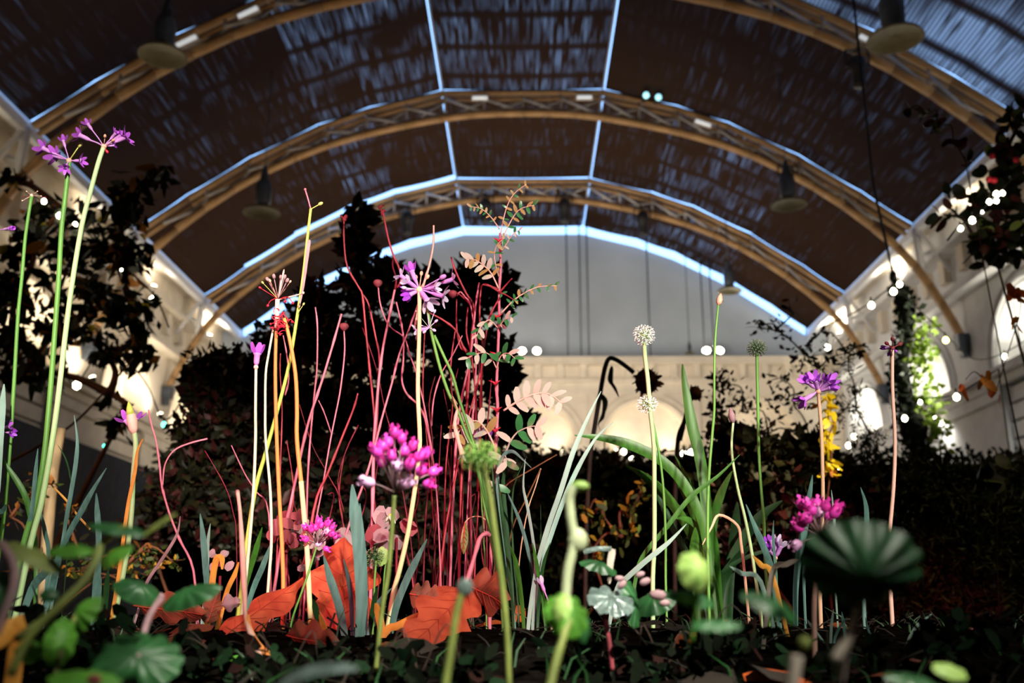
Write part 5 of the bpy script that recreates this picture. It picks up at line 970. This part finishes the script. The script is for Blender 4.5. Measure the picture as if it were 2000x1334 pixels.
# hanging ivy garland on its cable
a = P(1748, 560, 4.2); root = thing('ivy_garland', 'long hanging garland of dark moss and bright green ivy on a cable', 'hanging plant', a)
top = V((a.x - .35, 6.2, 12.0)); q = [a, P(1744, 536, 4.2), V((a.x - .03, 4.25, a.z + .5)), V((a.x - .05, 4.3, 11.55))]
MB().tube(q, .006, 5).build('cable', m_grey_metal, root); b = MB(); b.tube([P(1744, y, 4.2) for y in (528, 534, 545, 552)], [.004, .016, .016, .006], 8); b.build('shackle', m_dark, root)
m = MB(); pp = [(1750, 560), (1768, 590), (1770, 650), (1762, 710), (1768, 770), (1782, 830), (1790, 865), (1802, 905)]; q = smooth([P(x, y, 4.2) for x, y in pp], 3)
m.tube(q, [U(w, 4.2) / 2 for w in ([6, 16, 26, 34, 36, 34, 28, 24, 22, 22, 26, 30, 32, 36, 44, 52, 56, 48, 34, 22, 12, 4])][:len(q)], 8); m.build('moss_core', m_moss, root)
mm = [MB(), MB()]; r_ = random.Random(5); cnt = 0
for k in range(1500):
    i = r_.randrange(len(q)); c = q[i]; f = i / len(q); d = rv(r_); rad = U([10, 24, 26, 24, 26, 34, 26, 10][min(7, int(f * 8))], 4.2)
    p = c + V((d.x, d.y, d.z)) * rad * r_.uniform(.6, 1.2)
    gr = d.x > -.1 and .22 < f < .78 and d.y < .5  # lit side painted in: bright leaves towards the lamp, blackish ones elsewhere
    if gr: p.x += U(r_.uniform(0, 42), 4.2)
    s = U(r_.uniform(9, 17), 4.2); qq = basis((rv(r_) + V((.2, -.3, -.6))).normalized(), rv(r_))
    if gr and cnt < 150: inst('leaf', leafm(m_ivy, .8), root, p, qq, s); cnt += 1
    else: leafquad(mm[0 if gr else 1], p, qq, s, .8)
for mb, mt in zip(mm, (m_ivy, m_blk)): tag(mb.build('foliage', mt, root), kind='stuff')
light('garland_spot', 'SPOT', (4.6, 2.6, 1.2), 1900, (.95, 1.0, .75), P(1797, 690, 4.2), .04, 12, .6)
# dead sunflowers
def sunflower(label, px, head, r, Y, lv, seed):
    r_ = random.Random(seed); o = thing('dead_sunflower', label, 'dry flower', root_at(px, Y)); stem_part(px, 9, m_twig, o, Y)
    c = P(head[0], head[1], Y); rr = U(r, Y); b = MB(); b.ell(c, (rr * .85, rr * .7, rr * .95), 12, 8); b.build('seed_disc', m_sun, o)
    for k in range(30):
        a = 2 * PI * k / 30 + r_.uniform(-.2, .2); d = V((math.cos(a), r_.uniform(-.9, .3), math.sin(a) - .25)).normalized(); inst('dry_petal', leafm(m_sunp if r_.random() < (.6 if d.x > .4 else .12) else m_sun, .5), o, c + d * rr * r_.uniform(.5, .7), basis((d + rv(r_) * .5).normalized(), rv(r_)), rr * r_.uniform(.4, .7))
    for q_ in lv: MB().blade(path(q_, Y, Y - .01), [U(w, Y) for w in (3, 8, 10, 12, 13, 12, 11, 9, 10, 11, 9, 6, 4, 3, 2, 2, 2)][:len(path(q_, Y))], .6, (.3, 1.2)).build('dry_leaf', m_blk, o)
    return o
sunflower('large dead sunflower nodding in front of the end wall arches', [(1238, 728), (1218, 712), (1200, 701), (1188, 702), (1180, 725), (1172, 770), (1162, 830), (1152, 900), (1145, 1050)], (1263, 745), 27, 1.9, [[(1195, 715), (1190, 740), (1196, 755), (1208, 776)], [(1172, 770), (1180, 785), (1176, 810), (1168, 828), (1172, 840)]], 2)
sunflower('small dead rusty sunflower head behind the tall twisted strap blade', [(1350, 778), (1344, 795), (1336, 825), (1326, 850), (1322, 890), (1318, 1000)], (1358, 768), 15, 2.0, [[(1336, 825), (1330, 840), (1328, 862)]], 3)
# wooden post leaning among the strap leaves
a, b_ = P(96, 1085, 1.7), P(120, 838, 1.75); a.z = gz(a.x, a.y); q = smooth([a, P(98, 980, 1.72), P(108, 900, 1.74), b_], 4)
o = MB().tube(q, [U(w, 1.7) / 2 for w in (20, 20, 21, 22, 22, 22, 21, 20, 20, 19, 19, 18, 18)], 9).build('wooden_post', m_wood, org=a); tag(o, 'pale crooked wooden post behind the tall violet flower stems', 'post')
a = P(170, 1080, 2.6); a.z = gz(a.x, a.y); 
for lb, pp, w in (('rusty brown branch slanting up behind the green stems', [(70, 1080), (80, 960), (92, 880), (110, 800), (125, 700), (100, 560)], 10), ('long thin rusty branch crossing low behind the post', [(-20, 920), (60, 880), (140, 830), (200, 770), (260, 700)], 6)):
    q = path(pp, 2.3, 2.6); q[0].z = min(q[0].z, gz(q[0].x, q[0].y)) if q[0].z < .1 else q[0].z
    tag(MB().tube(q, [U(w, 2.3) / 2 * (1.1 - .5 * i / len(q)) for i in range(len(q))], 7).build('bare_branch', m_rtwig, org=q[0]), lb, 'branch')
# fairy lights: cords with bulbs
def string(label, px, Y, bulbs, Y2=None, gnd=False):
    bulbs = [(x, y, s * .8, m_) for x, y, s, m_ in bulbs]
    q = path(px, Y, Y2)
    if gnd: q = [V((q[0].x, q[0].y, gz(q[0].x, q[0].y)))] + q + [V((q[-1].x, q[-1].y, gz(q[-1].x, q[-1].y)))]
    r = thing('fairy_lights', label, 'lights', q[0]); MB().tube(q, .0025, 4).build('cord', m_dark, r)
    for x, y, s, mt in bulbs:
        Yb = Y if Y2 is None else Y + (Y2 - Y) * min(1, max(0, (x - px[0][0]) / (px[-1][0] - px[0][0] + 1e-6)))
        c = P(x, y, Yb); b = MB(); b.tube([c + V((0, 0, z * U(s, Yb))) for z in (-.55, -.35, .05, .35, .5)], [U(s, Yb) * k for k in (.1, .4, .48, .3, .15)], 9); o = b.build('bulb', mt, r)
        MB().tube([c + V((0, 0, U(s, Yb) * .45)), c + V((0, 0, U(s, Yb) * 1.3))], U(s, Yb) * .16, 6).build('socket', m_dark, o)
string('fairy lights strung through the tree behind the violet flowers', [(60, 380), (88, 395), (118, 415), (145, 435), (200, 480), (236, 515), (300, 575), (330, 640)], 3.0, [(86, 393, 13, m_bulb), (116, 421, 15, m_bulb), (147, 438, 12, m_bulb), (235, 526, 12, m_bulb), (298, 584, 16, m_bulb)], 3.2)
string('fairy lights with yellow and green bulbs sagging below the tree', [(130, 730), (150, 750), (208, 680), (280, 740), (320, 820), (357, 775), (380, 700)], 3.2, [(150, 752, 20, m_bulb), (208, 688, 15, m_bulb_y), (357, 782, 12, m_bulb_y), (320, 829, 13, m_bulb_g), (204, 871, 9, m_bulb_g)])
string('fairy lights wound through the dark rounded leaves at the right edge', [(1850, 470), (1875, 440), (1905, 425), (1945, 380), (1990, 340), (2050, 300)], 2.5, [(1946, 379, 16, m_bulb), (1958, 377, 13, m_bulb), (1932, 394, 14, m_bulb), (1946, 392, 13, m_bulb), (1899, 430, 17, m_bulb), (1876, 446, 14, m_bulb), (1918, 414, 8, m_bulb)])
string('fairy lights swagged beside the hanging ivy garland', [(1600, 640), (1660, 615), (1702, 590), (1745, 565), (1800, 610), (1848, 655), (1900, 700), (1960, 690), (2040, 640)], 3.9, [(1702, 596, 16, m_bulb), (1745, 569, 16, m_bulb), (1757, 555, 14, m_bulb), (1847, 664, 15, m_bulb_y), (1962, 696, 12, m_bulb), (1616, 678, 14, m_bulb)])
string('fairy lights low across the dark shrub and the needle bush', [(1560, 880), (1600, 850), (1650, 800), (1693, 755), (1740, 790), (1768, 810), (1800, 780), (1867, 770), (1950, 720)], 3.3, [(1693, 766, 13, m_bulb), (1668, 852, 13, m_bulb), (1657, 870, 13, m_bulb), (1767, 817, 14, m_bulb), (1868, 775, 16, m_bulb), (1640, 918, 9, m_bulb), (1797, 785, 10, m_bulb), (1690, 928, 10, m_bulb)], gnd=True)
string('fairy lights behind the sunflower and strap blades at the end wall', [(1180, 850), (1216, 878), (1240, 890), (1320, 880), (1400, 885), (1450, 880), (1500, 850)], 3.4, [(1218, 882, 14, m_bulb), (1231, 892, 12, m_bulb), (1335, 886, 15, m_bulb), (1349, 884, 15, m_bulb), (1448, 886, 9, m_bulb), (1452, 844, 17, m_bulb), (937, 693, 10, m_bulb), (713, 876, 9, m_bulb_y)], gnd=True)
# ------------------------------------------------------------------ litter on the soil
lm = [petal_mesh('litter_leaf', mt, .6, .35, 3) for mt in (m_oakd, m_litter, m_rustl)]
r_ = random.Random(21)
for k in range(70):
    y = r_.uniform(.42, 1.5); x = r_.uniform(-.55, .55) * y; p = V((x, y, gz(x, y) + .004))
    o = bpy.data.objects.new('fallen_leaf', lm[(k * 7) % 9 // 4 if k % 9 else 2]); col.objects.link(o); o.location = p; o.rotation_mode = 'QUATERNION'
    o.rotation_quaternion = basis(V((r_.uniform(-1, 1), r_.uniform(-1, 1), r_.uniform(0, .25))), V((r_.uniform(-.3, .3), -.3, 1))); s = r_.uniform(.018, .045); o.scale = (s, s, s)
    tag(o, 'small dark curled dead leaf lying on the black soil', 'leaf', 'small dead leaves in the litter')
m = MB()
for k in range(700):
    y = r_.uniform(.3, 1.7); x = r_.uniform(-.6, .6) * y; a = V((x, y, gz(x, y) + .001)); d = V((r_.uniform(-1, 1), r_.uniform(-1, 1), r_.uniform(-.05, .5))).normalized() * r_.uniform(.008, .035)
    m.tube([a, a + d * .5 + V((0, 0, .002)), a + d], r_.uniform(.0003, .0009), 4)
tag(m.build('plant_litter', m_litter, org=(0, 1, 0)), 'fine dark twigs and plant litter over the soil', 'litter', kind='stuff')
m = MB()
for k in range(160):
    y = r_.uniform(.5, 1.35); x = r_.uniform(-.5, .55) * y; a = V((x, y, gz(x, y))); h = r_.uniform(.008, .03); d = V((r_.uniform(-.5, .5), r_.uniform(-.3, .3), 1)) * h
    m.blade([a, a + d * .5, a + d + V((d.x, 0, -h * .15))], [.0016, .0014, .0003], .3)
tag(m.build('grass', m_dgrass, org=(0, 1, 0)), 'thin dark grass blades sprouting from the soil', 'grass', kind='stuff')
